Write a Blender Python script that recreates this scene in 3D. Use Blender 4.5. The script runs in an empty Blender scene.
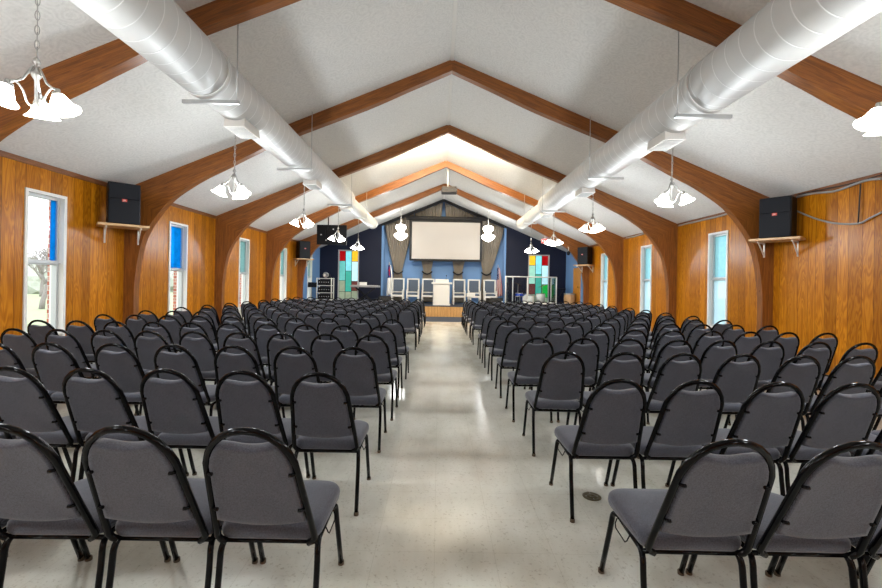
import bpy, bmesh, math, random
from mathutils import Vector, Matrix
random.seed(7)
C = bpy.context.scene.collection
PI = math.pi
XL, XR, XM = -5.92, 6.27, 0.175          # side walls and ridge line
ZR, SL = 5.70, 0.415                     # ridge height, roof slope
HC, F = 1.483, 416.0
YB0, YB1 = -5.0, 21.05
BEAMS = [-1.8, 1.4, 4.6, 7.8, 10.97, 14.19, 17.38]
FL = 0.04
ST = 0.53                                # platform height
def ceil_z(x): return ZR - SL*abs(x-XM)

# ------------------------------------------------------------------ materials
def lin(r, g, b):
    f = lambda c: (c/255/12.92) if c/255 <= .04045 else ((c/255+.055)/1.055)**2.4
    return (f(r), f(g), f(b), 1)
def new_mat(name):
    m = bpy.data.materials.new(name); m.use_nodes = True
    nt = m.node_tree
    b = nt.nodes['Principled BSDF']
    return m, nt, b
def nd(nt, t, **kw):
    n = nt.nodes.new(t)
    for k, v in kw.items(): setattr(n, k, v)
    return n
def mix(nt, fac, a, b, mode='MIX'):
    n = nd(nt, 'ShaderNodeMix', data_type='RGBA', blend_type=mode)
    for sock, v in ((n.inputs['Factor'], fac), (n.inputs['A'], a), (n.inputs['B'], b)):
        if hasattr(v, 'links') or isinstance(v, bpy.types.NodeSocket): nt.links.new(v, sock)
        else: sock.default_value = v
    return n.outputs['Result']
def mth(nt, op, a, b=None, clamp=False):
    n = nd(nt, 'ShaderNodeMath', operation=op, use_clamp=clamp)
    for i, v in enumerate((a, b)):
        if v is None: continue
        if isinstance(v, bpy.types.NodeSocket): nt.links.new(v, n.inputs[i])
        else: n.inputs[i].default_value = v
    return n.outputs[0]
def ramp(nt, src, stops):
    n = nd(nt, 'ShaderNodeValToRGB')
    e = n.color_ramp.elements
    while len(e) < len(stops): e.new(.5)
    for i, (p, c) in enumerate(stops):
        e[i].position = p; e[i].color = c if len(c) == 4 else (*c, 1)
    nt.links.new(src, n.inputs[0]); return n.outputs[0]
def noise(nt, vec, scale, detail=3, rough=.5, dist=0):
    n = nd(nt, 'ShaderNodeTexNoise')
    n.inputs['Scale'].default_value = scale; n.inputs['Detail'].default_value = detail
    n.inputs['Roughness'].default_value = rough; n.inputs['Distortion'].default_value = dist
    if vec is not None: nt.links.new(vec, n.inputs['Vector'])
    return n.outputs[0]
def mapping(nt, src, scale, loc=(0,0,0)):
    n = nd(nt, 'ShaderNodeMapping'); n.inputs['Scale'].default_value = scale; n.inputs['Location'].default_value = loc
    nt.links.new(src, n.inputs['Vector']); return n.outputs[0]
def bump(nt, b, h, strength=.2, dist=.01):
    n = nd(nt, 'ShaderNodeBump'); n.inputs['Strength'].default_value = strength; n.inputs['Distance'].default_value = dist
    nt.links.new(h, n.inputs['Height']); nt.links.new(n.outputs[0], b.inputs['Normal'])
def tc(nt, which='Object'): return nd(nt, 'ShaderNodeTexCoord').outputs[which]

def plain(name, rgb, rough=.5, metal=0, spec=.5, var=.06, scale=20, bmp=0):
    m, nt, b = new_mat(name)
    c = lin(*rgb); d = tuple(x*(1-var*2) for x in c[:3])+(1,)
    nz = noise(nt, tc(nt), scale, 4)
    nt.links.new(mix(nt, nz, d, c), b.inputs['Base Color'])
    b.inputs['Roughness'].default_value = rough; b.inputs['Metallic'].default_value = metal
    b.inputs['Specular IOR Level'].default_value = spec
    if bmp: bump(nt, b, nz, bmp, .004)
    return m
def emit(name, rgb, strength, mixdiff=True):
    m, nt, b = new_mat(name)
    b.inputs['Base Color'].default_value = lin(*rgb)
    b.inputs['Emission Color'].default_value = lin(*rgb)
    b.inputs['Emission Strength'].default_value = strength
    b.inputs['Roughness'].default_value = .3
    return m

def wood_panel():
    m, nt, b = new_mat('oak_panelling')
    o = tc(nt); sp = nd(nt, 'ShaderNodeSeparateXYZ'); nt.links.new(o, sp.inputs[0])
    y = mth(nt, 'ADD', sp.outputs[1], mth(nt, 'MULTIPLY', sp.outputs[0], .37))
    v1 = nd(nt, 'ShaderNodeTexVoronoi', voronoi_dimensions='1D', feature='DISTANCE_TO_EDGE')
    v2 = nd(nt, 'ShaderNodeTexVoronoi', voronoi_dimensions='1D', feature='F1')
    for v in (v1, v2):
        v.inputs['Scale'].default_value = 5.5; v.inputs['Randomness'].default_value = .75
        nt.links.new(y, v.inputs['W'])
    cm = nd(nt, 'ShaderNodeCombineXYZ'); sc = nd(nt, 'ShaderNodeSeparateColor'); nt.links.new(v2.outputs['Color'], sc.inputs[0])
    nt.links.new(mth(nt, 'MULTIPLY', sc.outputs[0], 13), cm.inputs[0])
    nt.links.new(y, cm.inputs[1]); nt.links.new(mth(nt, 'MULTIPLY', sp.outputs[2], .10), cm.inputs[2])
    n1 = noise(nt, cm.outputs[0], 7, 2, .5, 1.4)            # cathedral figure
    rings = mth(nt, 'SINE', mth(nt, 'MULTIPLY', n1, 60))
    cm2 = nd(nt, 'ShaderNodeCombineXYZ'); nt.links.new(y, cm2.inputs[1]); nt.links.new(mth(nt, 'MULTIPLY', sp.outputs[2], .03), cm2.inputs[2])
    fine = noise(nt, cm2.outputs[0], 160, 3, .6)
    base = ramp(nt, mth(nt, 'MULTIPLY_ADD', rings, .22) if False else mth(nt, 'ADD', mth(nt, 'MULTIPLY', rings, .15), mth(nt, 'ADD', mth(nt, 'MULTIPLY', fine, .5), .25)),
                [(0, lin(104, 54, 4)), (.45, lin(176, 106, 12)), (1, lin(222, 152, 36))])
    tint = ramp(nt, sc.outputs[1], [(0, (.66, .62, .58)), (.4, (.9, .88, .85)), (1, (1.1, 1.1, 1.12))])
    col = mix(nt, 1, base, tint, 'MULTIPLY')
    gr = ramp(nt, v1.outputs['Distance'], [(0, (.25, .2, .16)), (.035, (1, 1, 1))])
    col = mix(nt, 1, col, gr, 'MULTIPLY')
    nt.links.new(col, b.inputs['Base Color'])
    b.inputs['Roughness'].default_value = .30; b.inputs['Specular IOR Level'].default_value = .22
    bump(nt, b, mth(nt, 'MINIMUM', v1.outputs['Distance'], .02), .5, .05)
    return m
def wood_uv(name, c1, c2, c3, rough=.38, scale=(1.2, 22, 1)):
    m, nt, b = new_mat(name)
    u = tc(nt, 'UV'); mp = mapping(nt, u, scale)
    n1 = noise(nt, mp, 1.6, 4, .6, 1.2)
    n2 = noise(nt, mapping(nt, u, (4, 160, 1)), 2, 3, .6)
    v = mth(nt, 'ADD', mth(nt, 'MULTIPLY', n1, .75), mth(nt, 'MULTIPLY', n2, .25))
    col = ramp(nt, v, [(.3, c1), (.5, c2), (.7, c3)])
    kn = nd(nt, 'ShaderNodeTexVoronoi'); kn.inputs['Scale'].default_value = 1.3
    nt.links.new(mapping(nt, u, (1, 3, 1)), kn.inputs['Vector'])
    kk = ramp(nt, kn.outputs['Distance'], [(.02, (.3, .22, .18)), (.05, (1, 1, 1))])
    nt.links.new(mix(nt, 1, col, kk, 'MULTIPLY'), b.inputs['Base Color'])
    b.inputs['Roughness'].default_value = rough
    return m
def wood_obj(name, c1, c2, stretch=(12, 12, 1.2), rough=.4):
    m, nt, b = new_mat(name)
    n1 = noise(nt, mapping(nt, tc(nt), stretch), 3, 4, .6, 1)
    nt.links.new(ramp(nt, n1, [(.3, c1), (.7, c2)]), b.inputs['Base Color'])
    b.inputs['Roughness'].default_value = rough
    return m
def floor_mat():
    m, nt, b = new_mat('waxed_vinyl_tile')
    o = tc(nt)
    n1 = noise(nt, o, .55, 5, .6); n2 = noise(nt, mapping(nt, o, (1, .35, 1)), 2.4, 5, .65); n3 = noise(nt, o, 60, 3, .6)
    base = ramp(nt, mth(nt, 'ADD', mth(nt, 'MULTIPLY', n1, .5), mth(nt, 'MULTIPLY', n2, .5)),
                [(.35, lin(190, 187, 172)), (.5, lin(216, 214, 202)), (.66, lin(230, 229, 220))])
    sp = ramp(nt, n3, [(.27, (.7, .67, .62)), (.42, (1, 1, 1))])
    col = mix(nt, 1, base, sp, 'MULTIPLY')
    br = nd(nt, 'ShaderNodeTexBrick'); br.offset = 0; br.squash = 1
    br.inputs['Scale'].default_value = 1; br.inputs['Brick Width'].default_value = .32; br.inputs['Row Height'].default_value = .32
    br.inputs['Mortar Size'].default_value = .0016; br.inputs['Mortar Smooth'].default_value = .3
    br.inputs['Color1'].default_value = (1, 1, 1, 1); br.inputs['Color2'].default_value = (.975, .975, .97, 1); br.inputs['Mortar'].default_value = (.84, .83, .80, 1)
    nt.links.new(o, br.inputs['Vector'])
    col = mix(nt, 1, col, br.outputs['Color'], 'MULTIPLY')
    nt.links.new(col, b.inputs['Base Color'])
    nt.links.new(ramp(nt, n2, [(.3, (.10,)*3), (.7, (.20,)*3)]), b.inputs['Roughness'])
    b.inputs['Specular IOR Level'].default_value = .55
    bump(nt, b, noise(nt, o, 3, 2), .03, .003)
    return m
def ceiling_mat():
    m, nt, b = new_mat('stamped_ceiling_texture')
    o = tc(nt)
    v = nd(nt, 'ShaderNodeTexVoronoi'); v.inputs['Scale'].default_value = 4.2
    nt.links.new(o, v.inputs['Vector'])
    rings = mth(nt, 'SINE', mth(nt, 'MULTIPLY', mth(nt, 'ADD', v.outputs['Distance'], mth(nt, 'MULTIPLY', noise(nt, o, 9, 4), .25)), 38))
    n = noise(nt, o, 22, 5, .7)
    h = mth(nt, 'ADD', mth(nt, 'MULTIPLY', mth(nt, 'MULTIPLY', rings, noise(nt, o, 5, 3)), .16), n)
    col = ramp(nt, h, [(.2, lin(205, 204, 200)), (.6, lin(222, 221, 217)), (1, lin(228, 227, 223))])
    big = ramp(nt, noise(nt, o, .5, 3), [(.3, (.94, .94, .935)), (.7, (1, 1, 1))])
    nt.links.new(mix(nt, 1, col, big, 'MULTIPLY'), b.inputs['Base Color'])
    b.inputs['Roughness'].default_value = .85
    bump(nt, b, h, .3, .010)
    return m
def fabric(name, rgb, rgb2):
    m, nt, b = new_mat(name)
    o = tc(nt)
    n1 = noise(nt, o, 170, 2, .8); n2 = noise(nt, o, 9, 3)
    w = nd(nt, 'ShaderNodeTexWave'); w.inputs['Scale'].default_value = 130; w.inputs['Distortion'].default_value = 3
    nt.links.new(o, w.inputs['Vector'])
    v = mth(nt, 'ADD', mth(nt, 'MULTIPLY', n1, .7), mth(nt, 'MULTIPLY', w.outputs[1], .3))
    col = ramp(nt, v, [(.25, lin(*rgb)), (.75, lin(*rgb2))])
    col = mix(nt, 1, col, ramp(nt, n2, [(.3, (.88, .88, .88)), (.7, (1.04, 1.04, 1.04))]), 'MULTIPLY')
    nt.links.new(col, b.inputs['Base Color'])
    b.inputs['Roughness'].default_value = .9; b.inputs['Sheen Weight'].default_value = .25
    bump(nt, b, n1, .3, .002)
    return m
def glass(name, tint=(1, 1, 1), refl=.08):
    m = bpy.data.materials.new(name); m.use_nodes = True; nt = m.node_tree
    for n in list(nt.nodes): nt.nodes.remove(n)
    out = nd(nt, 'ShaderNodeOutputMaterial'); t = nd(nt, 'ShaderNodeBsdfTransparent'); g = nd(nt, 'ShaderNodeBsdfGlossy')
    t.inputs[0].default_value = (*tint, 1); g.inputs['Roughness'].default_value = .05
    lw = nd(nt, 'ShaderNodeFresnel'); lw.inputs[0].default_value = 1.35
    mx = nd(nt, 'ShaderNodeMixShader'); gm = nd(nt, 'ShaderNodeNewGeometry'); nt.links.new(mth(nt, 'MULTIPLY', lw.outputs[0], mth(nt, 'SUBTRACT', 1, gm.outputs['Backfacing'])), mx.inputs[0]); nt.links.new(t.outputs[0], mx.inputs[1]); nt.links.new(g.outputs[0], mx.inputs[2])
    nt.links.new(mx.outputs[0], out.inputs[0]); return m
def film(name, rgb, pattern=0.25, trans=.45):
    """coloured translucent film on the glass"""
    m = bpy.data.materials.new(name); m.use_nodes = True; nt = m.node_tree
    for n in list(nt.nodes): nt.nodes.remove(n)
    out = nd(nt, 'ShaderNodeOutputMaterial'); t = nd(nt, 'ShaderNodeBsdfTransparent'); tl = nd(nt, 'ShaderNodeBsdfTranslucent')
    c = lin(*rgb); n1 = noise(nt, tc(nt), 14, 2)
    col = mix(nt, n1, tuple(x*(1-pattern) for x in c[:3])+(1,), tuple(min(1, x*(1+pattern)) for x in c[:3])+(1,))
    nt.links.new(col, t.inputs[0]); nt.links.new(col, tl.inputs[0])
    mx = nd(nt, 'ShaderNodeMixShader'); mx.inputs[0].default_value = 1-trans
    nt.links.new(t.outputs[0], mx.inputs[1]); nt.links.new(tl.outputs[0], mx.inputs[2])
    nt.links.new(mx.outputs[0], out.inputs[0]); return m
def stripes(name, kind):
    m, nt, b = new_mat(name)
    o = tc(nt, 'UV'); sp = nd(nt, 'ShaderNodeSeparateXYZ'); nt.links.new(o, sp.inputs[0])
    u, v = sp.outputs[0], sp.outputs[1]
    if kind == 'us':
        s = mth(nt, 'GREATER_THAN', mth(nt, 'FRACT', mth(nt, 'MULTIPLY', u, 6.5)), .5)
        col = mix(nt, s, lin(160, 12, 24), lin(225, 225, 224))
        can = mth(nt, 'MULTIPLY', mth(nt, 'LESS_THAN', u, .54), mth(nt, 'GREATER_THAN', v, .6))
        st = nd(nt, 'ShaderNodeTexVoronoi'); st.inputs['Scale'].default_value = 14; nt.links.new(o, st.inputs['Vector'])
        star = mix(nt, mth(nt, 'LESS_THAN', st.outputs['Distance'], .25), lin(28, 40, 92), lin(235, 235, 240))
        col = mix(nt, can, col, star)
    else:
        can = mth(nt, 'MULTIPLY', mth(nt, 'LESS_THAN', u, .75), mth(nt, 'GREATER_THAN', v, .58))
        cr = mth(nt, 'MAXIMUM', mth(nt, 'MULTIPLY', mth(nt, 'LESS_THAN', mth(nt, 'ABSOLUTE', mth(nt, 'SUBTRACT', u, .36)), .06), mth(nt, 'LESS_THAN', mth(nt, 'ABSOLUTE', mth(nt, 'SUBTRACT', v, .8)), .14)),
                 mth(nt, 'MULTIPLY', mth(nt, 'LESS_THAN', mth(nt, 'ABSOLUTE', mth(nt, 'SUBTRACT', v, .83)), .025), mth(nt, 'LESS_THAN', mth(nt, 'ABSOLUTE', mth(nt, 'SUBTRACT', u, .36)), .2)))
        col = mix(nt, can, lin(235, 235, 233), lin(30, 45, 110))
        col = mix(nt, cr, col, lin(190, 30, 45))
    nt.links.new(col, b.inputs['Base Color']); b.inputs['Roughness'].default_value = .7
    return m
def brick_mat():
    m, nt, b = new_mat('red_brick')
    br = nd(nt, 'ShaderNodeTexBrick'); br.inputs['Scale'].default_value = 1
    br.inputs['Brick Width'].default_value = .2; br.inputs['Row Height'].default_value = .075; br.inputs['Mortar Size'].default_value = .008
    br.inputs['Color1'].default_value = lin(160, 82, 66); br.inputs['Color2'].default_value = lin(186, 108, 88); br.inputs['Mortar'].default_value = lin(196, 186, 174)
    sp = nd(nt, 'ShaderNodeSeparateXYZ'); nt.links.new(tc(nt), sp.inputs[0]); cb = nd(nt, 'ShaderNodeCombineXYZ')
    nt.links.new(mth(nt, 'ADD', sp.outputs[0], sp.outputs[1]), cb.inputs[0]); nt.links.new(sp.outputs[2], cb.inputs[1])
    nt.links.new(cb.outputs[0], br.inputs['Vector']); nt.links.new(br.outputs['Color'], b.inputs['Base Color']); b.inputs['Roughness'].default_value = .9
    return m
def duct_mat():
    m, nt, b = new_mat('spiral_duct_steel')
    u = tc(nt, 'UV'); sp = nd(nt, 'ShaderNodeSeparateXYZ'); nt.links.new(u, sp.inputs[0])
    s = mth(nt, 'FRACT', mth(nt, 'ADD', mth(nt, 'MULTIPLY', sp.outputs[1], 5.2), sp.outputs[0]))
    seam = ramp(nt, s, [(0, (1, 1, 1)), (.05, (0, 0, 0)), (.95, (0, 0, 0)), (1, (1, 1, 1))])
    col = mix(nt, seam, lin(204, 204, 201), lin(236, 236, 234))
    nt.links.new(mix(nt, 1, col, ramp(nt, noise(nt, tc(nt), 2.2, 4), [(.3, (.93, .93, .93)), (.7, (1, 1, 1))]), 'MULTIPLY'), b.inputs['Base Color'])
    b.inputs['Roughness'].default_value = .5; b.inputs['Specular IOR Level'].default_value = .35; b.inputs['Metallic'].default_value = .12
    bump(nt, b, seam, .5, .006)
    return m

M = dict(
  panel=wood_panel(),
  beam=wood_uv('laminated_beam_wood', lin(84, 46, 16), lin(130, 76, 28), lin(160, 100, 42)),
  floor=floor_mat(), ceiling=ceiling_mat(),
  fabric=fabric('grey_chair_fabric', (33, 35, 43), (92, 93, 105)),
  tube=plain('black_enamel_tube', (7, 7, 9), .13, 0, .16, .02),
  glide=plain('brown_foot_glide', (88, 72, 52), .5),
  blue=plain('light_blue_paint', (110, 150, 200), .7, var=.03, scale=3),
  navy=plain('navy_panel', (20, 26, 48), .5, 0, .25, var=.08, scale=5),
  white=plain('white_paint', (226, 224, 218), .45, var=.02),
  alum=plain('window_aluminium', (188, 190, 190), .4, .3, var=.04),
  spandrel=plain('pale_spandrel_panel', (205, 206, 196), .6, var=.04),
  curtain=plain('taupe_curtain_cloth', (150, 141, 128), .9, var=.15, scale=8),
  blackcloth=plain('black_tie_cloth', (22, 22, 26), .8),
  black=plain('black_plastic', (13, 14, 18), .45, 0, .25, var=.1),
  speakergrille=plain('speaker_grille', (17, 20, 27), .6, 0, .2, var=.15, scale=90, bmp=.4),
  screen=plain('projection_cloth', (190, 184, 177), .9, var=.01),
  carpet=plain('blue_grey_carpet', (70, 76, 88), .95, var=.2, scale=120, bmp=.5),
  oak=wood_obj('oak_boards', lin(178, 128, 72), lin(212, 166, 104), (14, 14, 1.0)),
  shelf=wood_obj('pine_shelf', lin(186, 146, 98), lin(208, 170, 122), (3, 3, 30)),
  doorwood=wood_obj('orange_door_wood', lin(190, 120, 30), lin(222, 150, 50), (10, 10, 1)),
  duct=duct_mat(), galv=plain('galvanised_steel', (190, 192, 192), .35, .6),
  nickel=plain('brushed_nickel', (176, 176, 172), .3, .8, var=.05),
  shade=emit('frosted_lamp_glass', (255, 250, 240), 7.0),
  globe=emit('white_globe_glass', (255, 252, 246), 6.0),
  strip=emit('strip_lamp_tube', (255, 246, 230), 9.0),
  glass=glass('clear_glass'), acrylic=glass('clear_acrylic', (.93, .95, .96)),
  filmblue=film('blue_window_film', (60, 168, 222), .3, .6),
  filmteal=film('teal_window_film', (165, 192, 193), .2, .5),
  filmsky=film('pale_blue_window_film', (176, 206, 213), .15, .5),
  brick=brick_mat(),
  cable=plain('grey_cable', (150, 148, 145), .5), dcable=plain('dark_cable', (40, 36, 34), .6),
  red=plain('badge_red', (215, 70, 50), .5), lettering=plain('badge_lettering', (240, 236, 230), .5),
  brass=plain('aged_brass', (112, 102, 78), .35, .7), 
  usflag=stripes('striped_flag_cloth', 'us'), crossflag=stripes('cross_flag_cloth', 'c'),
  uphol=plain('slate_upholstery', (84, 96, 112), .85, var=.1),
  bluepaint=plain('blue_drum_shell', (40, 80, 190), .25), drumskin=plain('drum_skin', (232, 230, 224), .5),
  cymbal=plain('cymbal_bronze', (180, 150, 90), .25, .8),
  congawood=wood_obj('conga_wood', lin(170, 128, 84), lin(210, 170, 122), (8, 8, 1)),
  grass=plain('lawn', (160, 170, 134), .95, var=.2, scale=4), bark=plain('grey_bark', (150, 144, 140), .95, var=.15),
  leaf=plain('hedge_leaves', (166, 172, 158), .95, var=.12, scale=5), roadgrey=plain('outside_paving', (190, 188, 184), .9),  # leaf tone lightened, outdoor haze put into the colour
)
def stained(name, rgb, s):
    m, nt, b = new_mat(name)
    c = lin(*rgb); n1 = noise(nt, tc(nt), 5, 3)
    col = mix(nt, n1, tuple(x*.75 for x in c[:3])+(1,), tuple(min(1, x*1.2) for x in c[:3])+(1,))
    nt.links.new(col, b.inputs['Base Color']); nt.links.new(col, b.inputs['Emission Color'])
    b.inputs['Emission Strength'].default_value = s*.6; b.inputs['Roughness'].default_value = .2  # pane emission stands in for daylight coming through the coloured glass
    return m
SG = {k: stained('stained_glass_'+k, c, s) for k, (c, s) in dict(
  red=((150, 10, 14), .7), teal=((95, 175, 170), .7), aqua=((120, 200, 212), .8), jade=((60, 160, 145), .6), yellow=((228, 180, 40), .7),
  pale=((176, 220, 230), .8), brown=((96, 52, 50), .5), clear=((170, 176, 165), .6), green=((10, 160, 60), .7), sea=((140, 196, 180), .7)).items()}
SG['clear'] = stained('stained_glass_frosted_garden', (140, 152, 130), .6)

# ------------------------------------------------------------------ mesh helpers
def box(bm, x0, x1, y0, y1, z0, z1, mi=0):
    vs = [bm.verts.new((x, y, z)) for x in (x0, x1) for y in (y0, y1) for z in (z0, z1)]
    fs = []
    for q in ((0,1,3,2), (4,6,7,5), (0,4,5,1), (2,3,7,6), (0,2,6,4), (1,5,7,3)):
        f = bm.faces.new([vs[i] for i in q]); f.material_index = mi; fs.append(f)
    return vs
def bbox(bm, x0, x1, y0, y1, z0, z1, bev=.01, seg=2, mat=None):
    t = bmesh.new(); box(t, x0, x1, y0, y1, z0, z1)
    bmesh.ops.bevel(t, geom=list(t.edges), offset=bev, segments=seg, affect='EDGES', profile=.5)
    if mat: t.transform(mat)
    me = bpy.data.meshes.new('t'); t.to_mesh(me); t.free(); bm.from_mesh(me); bpy.data.meshes.remove(me)
def tube(bm, pts, r, seg=8, cap=True, closed=False):
    pts = [Vector(p) for p in pts]; n = len(pts); rings = []
    rr = r if isinstance(r, (list, tuple)) else [r]*n
    up = None
    for i, p in enumerate(pts):
        if closed: d = (pts[(i+1) % n]-pts[i-1]).normalized()
        else: d = (pts[min(i+1, n-1)]-pts[max(i-1, 0)]).normalized()
        if up is None:
            up = Vector((0, 0, 1)) if abs(d.z) < .9 else Vector((1, 0, 0))
        a = (up - d*up.dot(d)).normalized(); up = a; b = d.cross(a)
        rings.append([bm.verts.new(p+(a*math.cos(2*PI*k/seg)+b*math.sin(2*PI*k/seg))*rr[i]) for k in range(seg)])
    for i in range(n if closed else n-1):
        A, B = rings[i], rings[(i+1) % n]
        for k in range(seg):
            f = bm.faces.new((A[k], A[(k+1) % seg], B[(k+1) % seg], B[k])); f.smooth = True
    if cap and not closed:
        bm.faces.new(rings[0][::-1]); bm.faces.new(rings[-1])
def lathe(bm, prof, loc=(0, 0, 0), seg=20, cap=False, mat=None):
    rings = []
    for r, z in prof:
        ring = []
        for k in range(seg):
            v = Vector((r*math.cos(2*PI*k/seg), r*math.sin(2*PI*k/seg), z))
            if mat: v = mat @ v
            ring.append(bm.verts.new(v+Vector(loc)))
        rings.append(ring)
    for A, B in zip(rings, rings[1:]):
        for k in range(seg):
            f = bm.faces.new((A[k], A[(k+1) % seg], B[(k+1) % seg], B[k])); f.smooth = True
    if cap:
        bm.faces.new(rings[0][::-1]); bm.faces.new(rings[-1])
def pillow(bm, outline, layers, fn):
    """outline: 2D points; layers: (depth, scale) ; fn(u,v,depth)->Vector"""
    cu = sum(p[0] for p in outline)/len(outline); cv = sum(p[1] for p in outline)/len(outline)
    rings = []
    for d, s in layers:
        rings.append([bm.verts.new(fn(cu+(u-cu)*s, cv+(v-cv)*s, d)) for u, v in outline])
    n = len(outline)
    for A, B in zip(rings, rings[1:]):
        for k in range(n):
            f = bm.faces.new((A[k], A[(k+1) % n], B[(k+1) % n], B[k])); f.smooth = True
    for R, dd in ((rings[0], layers[0][0]), (rings[-1], layers[-1][0])):
        c = bm.verts.new(fn(cu, cv, dd))
        for k in range(n):
            f = bm.faces.new((R[k], R[(k+1) % n], c)); f.smooth = True
def mesh(name, bm, mats, fix=True):
    if fix: bmesh.ops.recalc_face_normals(bm, faces=list(bm.faces))
    me = bpy.data.meshes.new(name); bm.to_mesh(me); bm.free()
    for m in (mats if isinstance(mats, (list, tuple)) else [mats]): me.materials.append(m)
    return me
def obj(name, bm, mats, parent=None, loc=None, fix=True):
    me = bm if isinstance(bm, bpy.types.Mesh) else mesh(name, bm, mats, fix)
    o = bpy.data.objects.new(name, me); C.objects.link(o)
    if parent is not None: o.parent = parent
    if loc is not None: o.location = loc
    return o
def tag(o, label=None, cat=None, group=None, kind=None):
    if label: o['label'] = label
    if cat: o['category'] = cat
    if group: o['group'] = group
    if kind: o['kind'] = kind
    return o
def thing(name, label, cat, loc=(0,0,0), rz=0, group=None):
    o = bpy.data.objects.new(name, None); C.objects.link(o)
    o.empty_display_size = .05; o.location = loc; o.rotation_euler = (0, 0, rz)
    return tag(o, label, cat, group)
def struct(name, bm, mats, parent=None):
    o = obj(name, bm, mats, parent)
    if parent is None: o['kind'] = 'structure'
    return o
def B(): return bmesh.new()
def copy_tree(o, parent=None):
    c = o.copy(); C.objects.link(c)
    if parent is not None: c.parent = parent
    for ch in list(o.children): copy_tree(ch, c)
    return c
def text_bm(txt, size, ext=.002, align='CENTER'):
    cu = bpy.data.curves.new('t', 'FONT'); cu.body = txt; cu.size = size; cu.extrude = ext
    cu.align_x = align; cu.align_y = 'CENTER'
    ob = bpy.data.objects.new('t', cu); C.objects.link(ob)
    bpy.context.view_layer.update()
    me = bpy.data.meshes.new_from_object(ob.evaluated_get(bpy.context.evaluated_depsgraph_get()))
    bpy.data.objects.remove(ob); bm = bmesh.new(); bm.from_mesh(me); bpy.data.meshes.remove(me)
    return bm
def catmull(P, k=4):
    out = []
    for i in range(len(P)-1):
        p0, p1, p2, p3 = P[max(i-1, 0)], P[i], P[i+1], P[min(i+2, len(P)-1)]
        for j in range(k):
            t = j/k
            out.append(tuple(.5*((2*b)+(-a+c)*t+(2*a-5*b+4*c-d)*t*t+(-a+3*b-3*c+d)*t**3) for a, b, c, d in zip(p0, p1, p2, p3)))
    out.append(P[-1]); return out
ORD = ['first', 'second', 'third', 'fourth', 'fifth', 'sixth', 'seventh', 'eighth', 'ninth', 'tenth', 'eleventh', 'twelfth', 'thirteenth', 'fourteenth', 'fifteenth']

# ------------------------------------------------------------------ room shell
bm = B(); box(bm, XL-.2, XR+.2, YB0-.2, YB1+.2, -.15, FL); struct('floor', bm, M['floor'])
bm = B()
for sx in (-1, 1):
    xw = XL-.35 if sx < 0 else XR+.35
    a, b_ = (XM, ZR), (xw, ceil_z(xw))
    vs = []
    for (x, z) in (a, b_, (b_[0], b_[1]+.15), (a[0], a[1]+.15)):
        vs.append((bm.verts.new((x, YB0-.2, z)), bm.verts.new((x, YB1+.2, z))))
    for i in range(4):
        p, q = vs[i], vs[(i+1) % 4]; bm.faces.new((p[0], q[0], q[1], p[1]))
    bm.faces.new([v[0] for v in vs]); bm.faces.new([v[1] for v in vs[::-1]])
struct('ceiling', bm, M['ceiling'])
WZ0, WSILL, WMID, WTOP, WW = .06, .63, 1.71, 2.76, .66
LEFTW = [(6.25, 'clear'), (9.42, 'blue'), (12.6, 'teal'), (15.77, 'teal'), (19.0, 'teal')]
RIGHTW = [(9.36, 'sky'), (12.6, 'sky'), (15.77, 'sky')]
BACKW = [-3.2, -.1]       # behind the camera, both walls
YBLUE = 17.52
def side_wall(name, x, sgn, wins):
    bm = B(); x0, x1 = (x-.2, x) if sgn < 0 else (x, x+.2)
    top = ceil_z(x)+.02
    cuts = sorted(wins); y = YB0
    def seg(y0, y1, z0, z1):
        if y0 < YBLUE < y1: seg(y0, YBLUE, z0, z1); seg(YBLUE, y1, z0, z1); return
        box(bm, x0, x1, y0, y1, z0, z1, 1 if y0 >= YBLUE-.01 else 0)
    for c in cuts:
        seg(y, c-WW/2, 0, top); seg(c-WW/2, c+WW/2, 0, WZ0); seg(c-WW/2, c+WW/2, WTOP, top); y = c+WW/2
    seg(y, YB1+.2, 0, top)
    struct(name, bm, [M['panel'], M['blue']])
side_wall('wall_left', XL, -1, [w[0] for w in LEFTW]+BACKW)
side_wall('wall_right', XR, 1, [w[0] for w in RIGHTW]+BACKW)
def gable(name, y0, y1, mat):
    bm = B(); P = [(XL-.2, 0), (XR+.2, 0), (XR+.2, ceil_z(XR+.2)+.01), (XM, ZR+.01), (XL-.2, ceil_z(XL-.2)+.01)]
    a = [bm.verts.new((x, y0, z)) for x, z in P]; b_ = [bm.verts.new((x, y1, z)) for x, z in P]
    bm.faces.new(a); bm.faces.new(b_[::-1])
    for i in range(5): bm.faces.new((a[i], a[(i+1) % 5], b_[(i+1) % 5], b_[i]))
    struct(name, bm, mat)
gable('wall_stage', YB1, YB1+.2, M['blue']); gable('wall_rear', YB0-.2, YB0, M['panel'])

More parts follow.
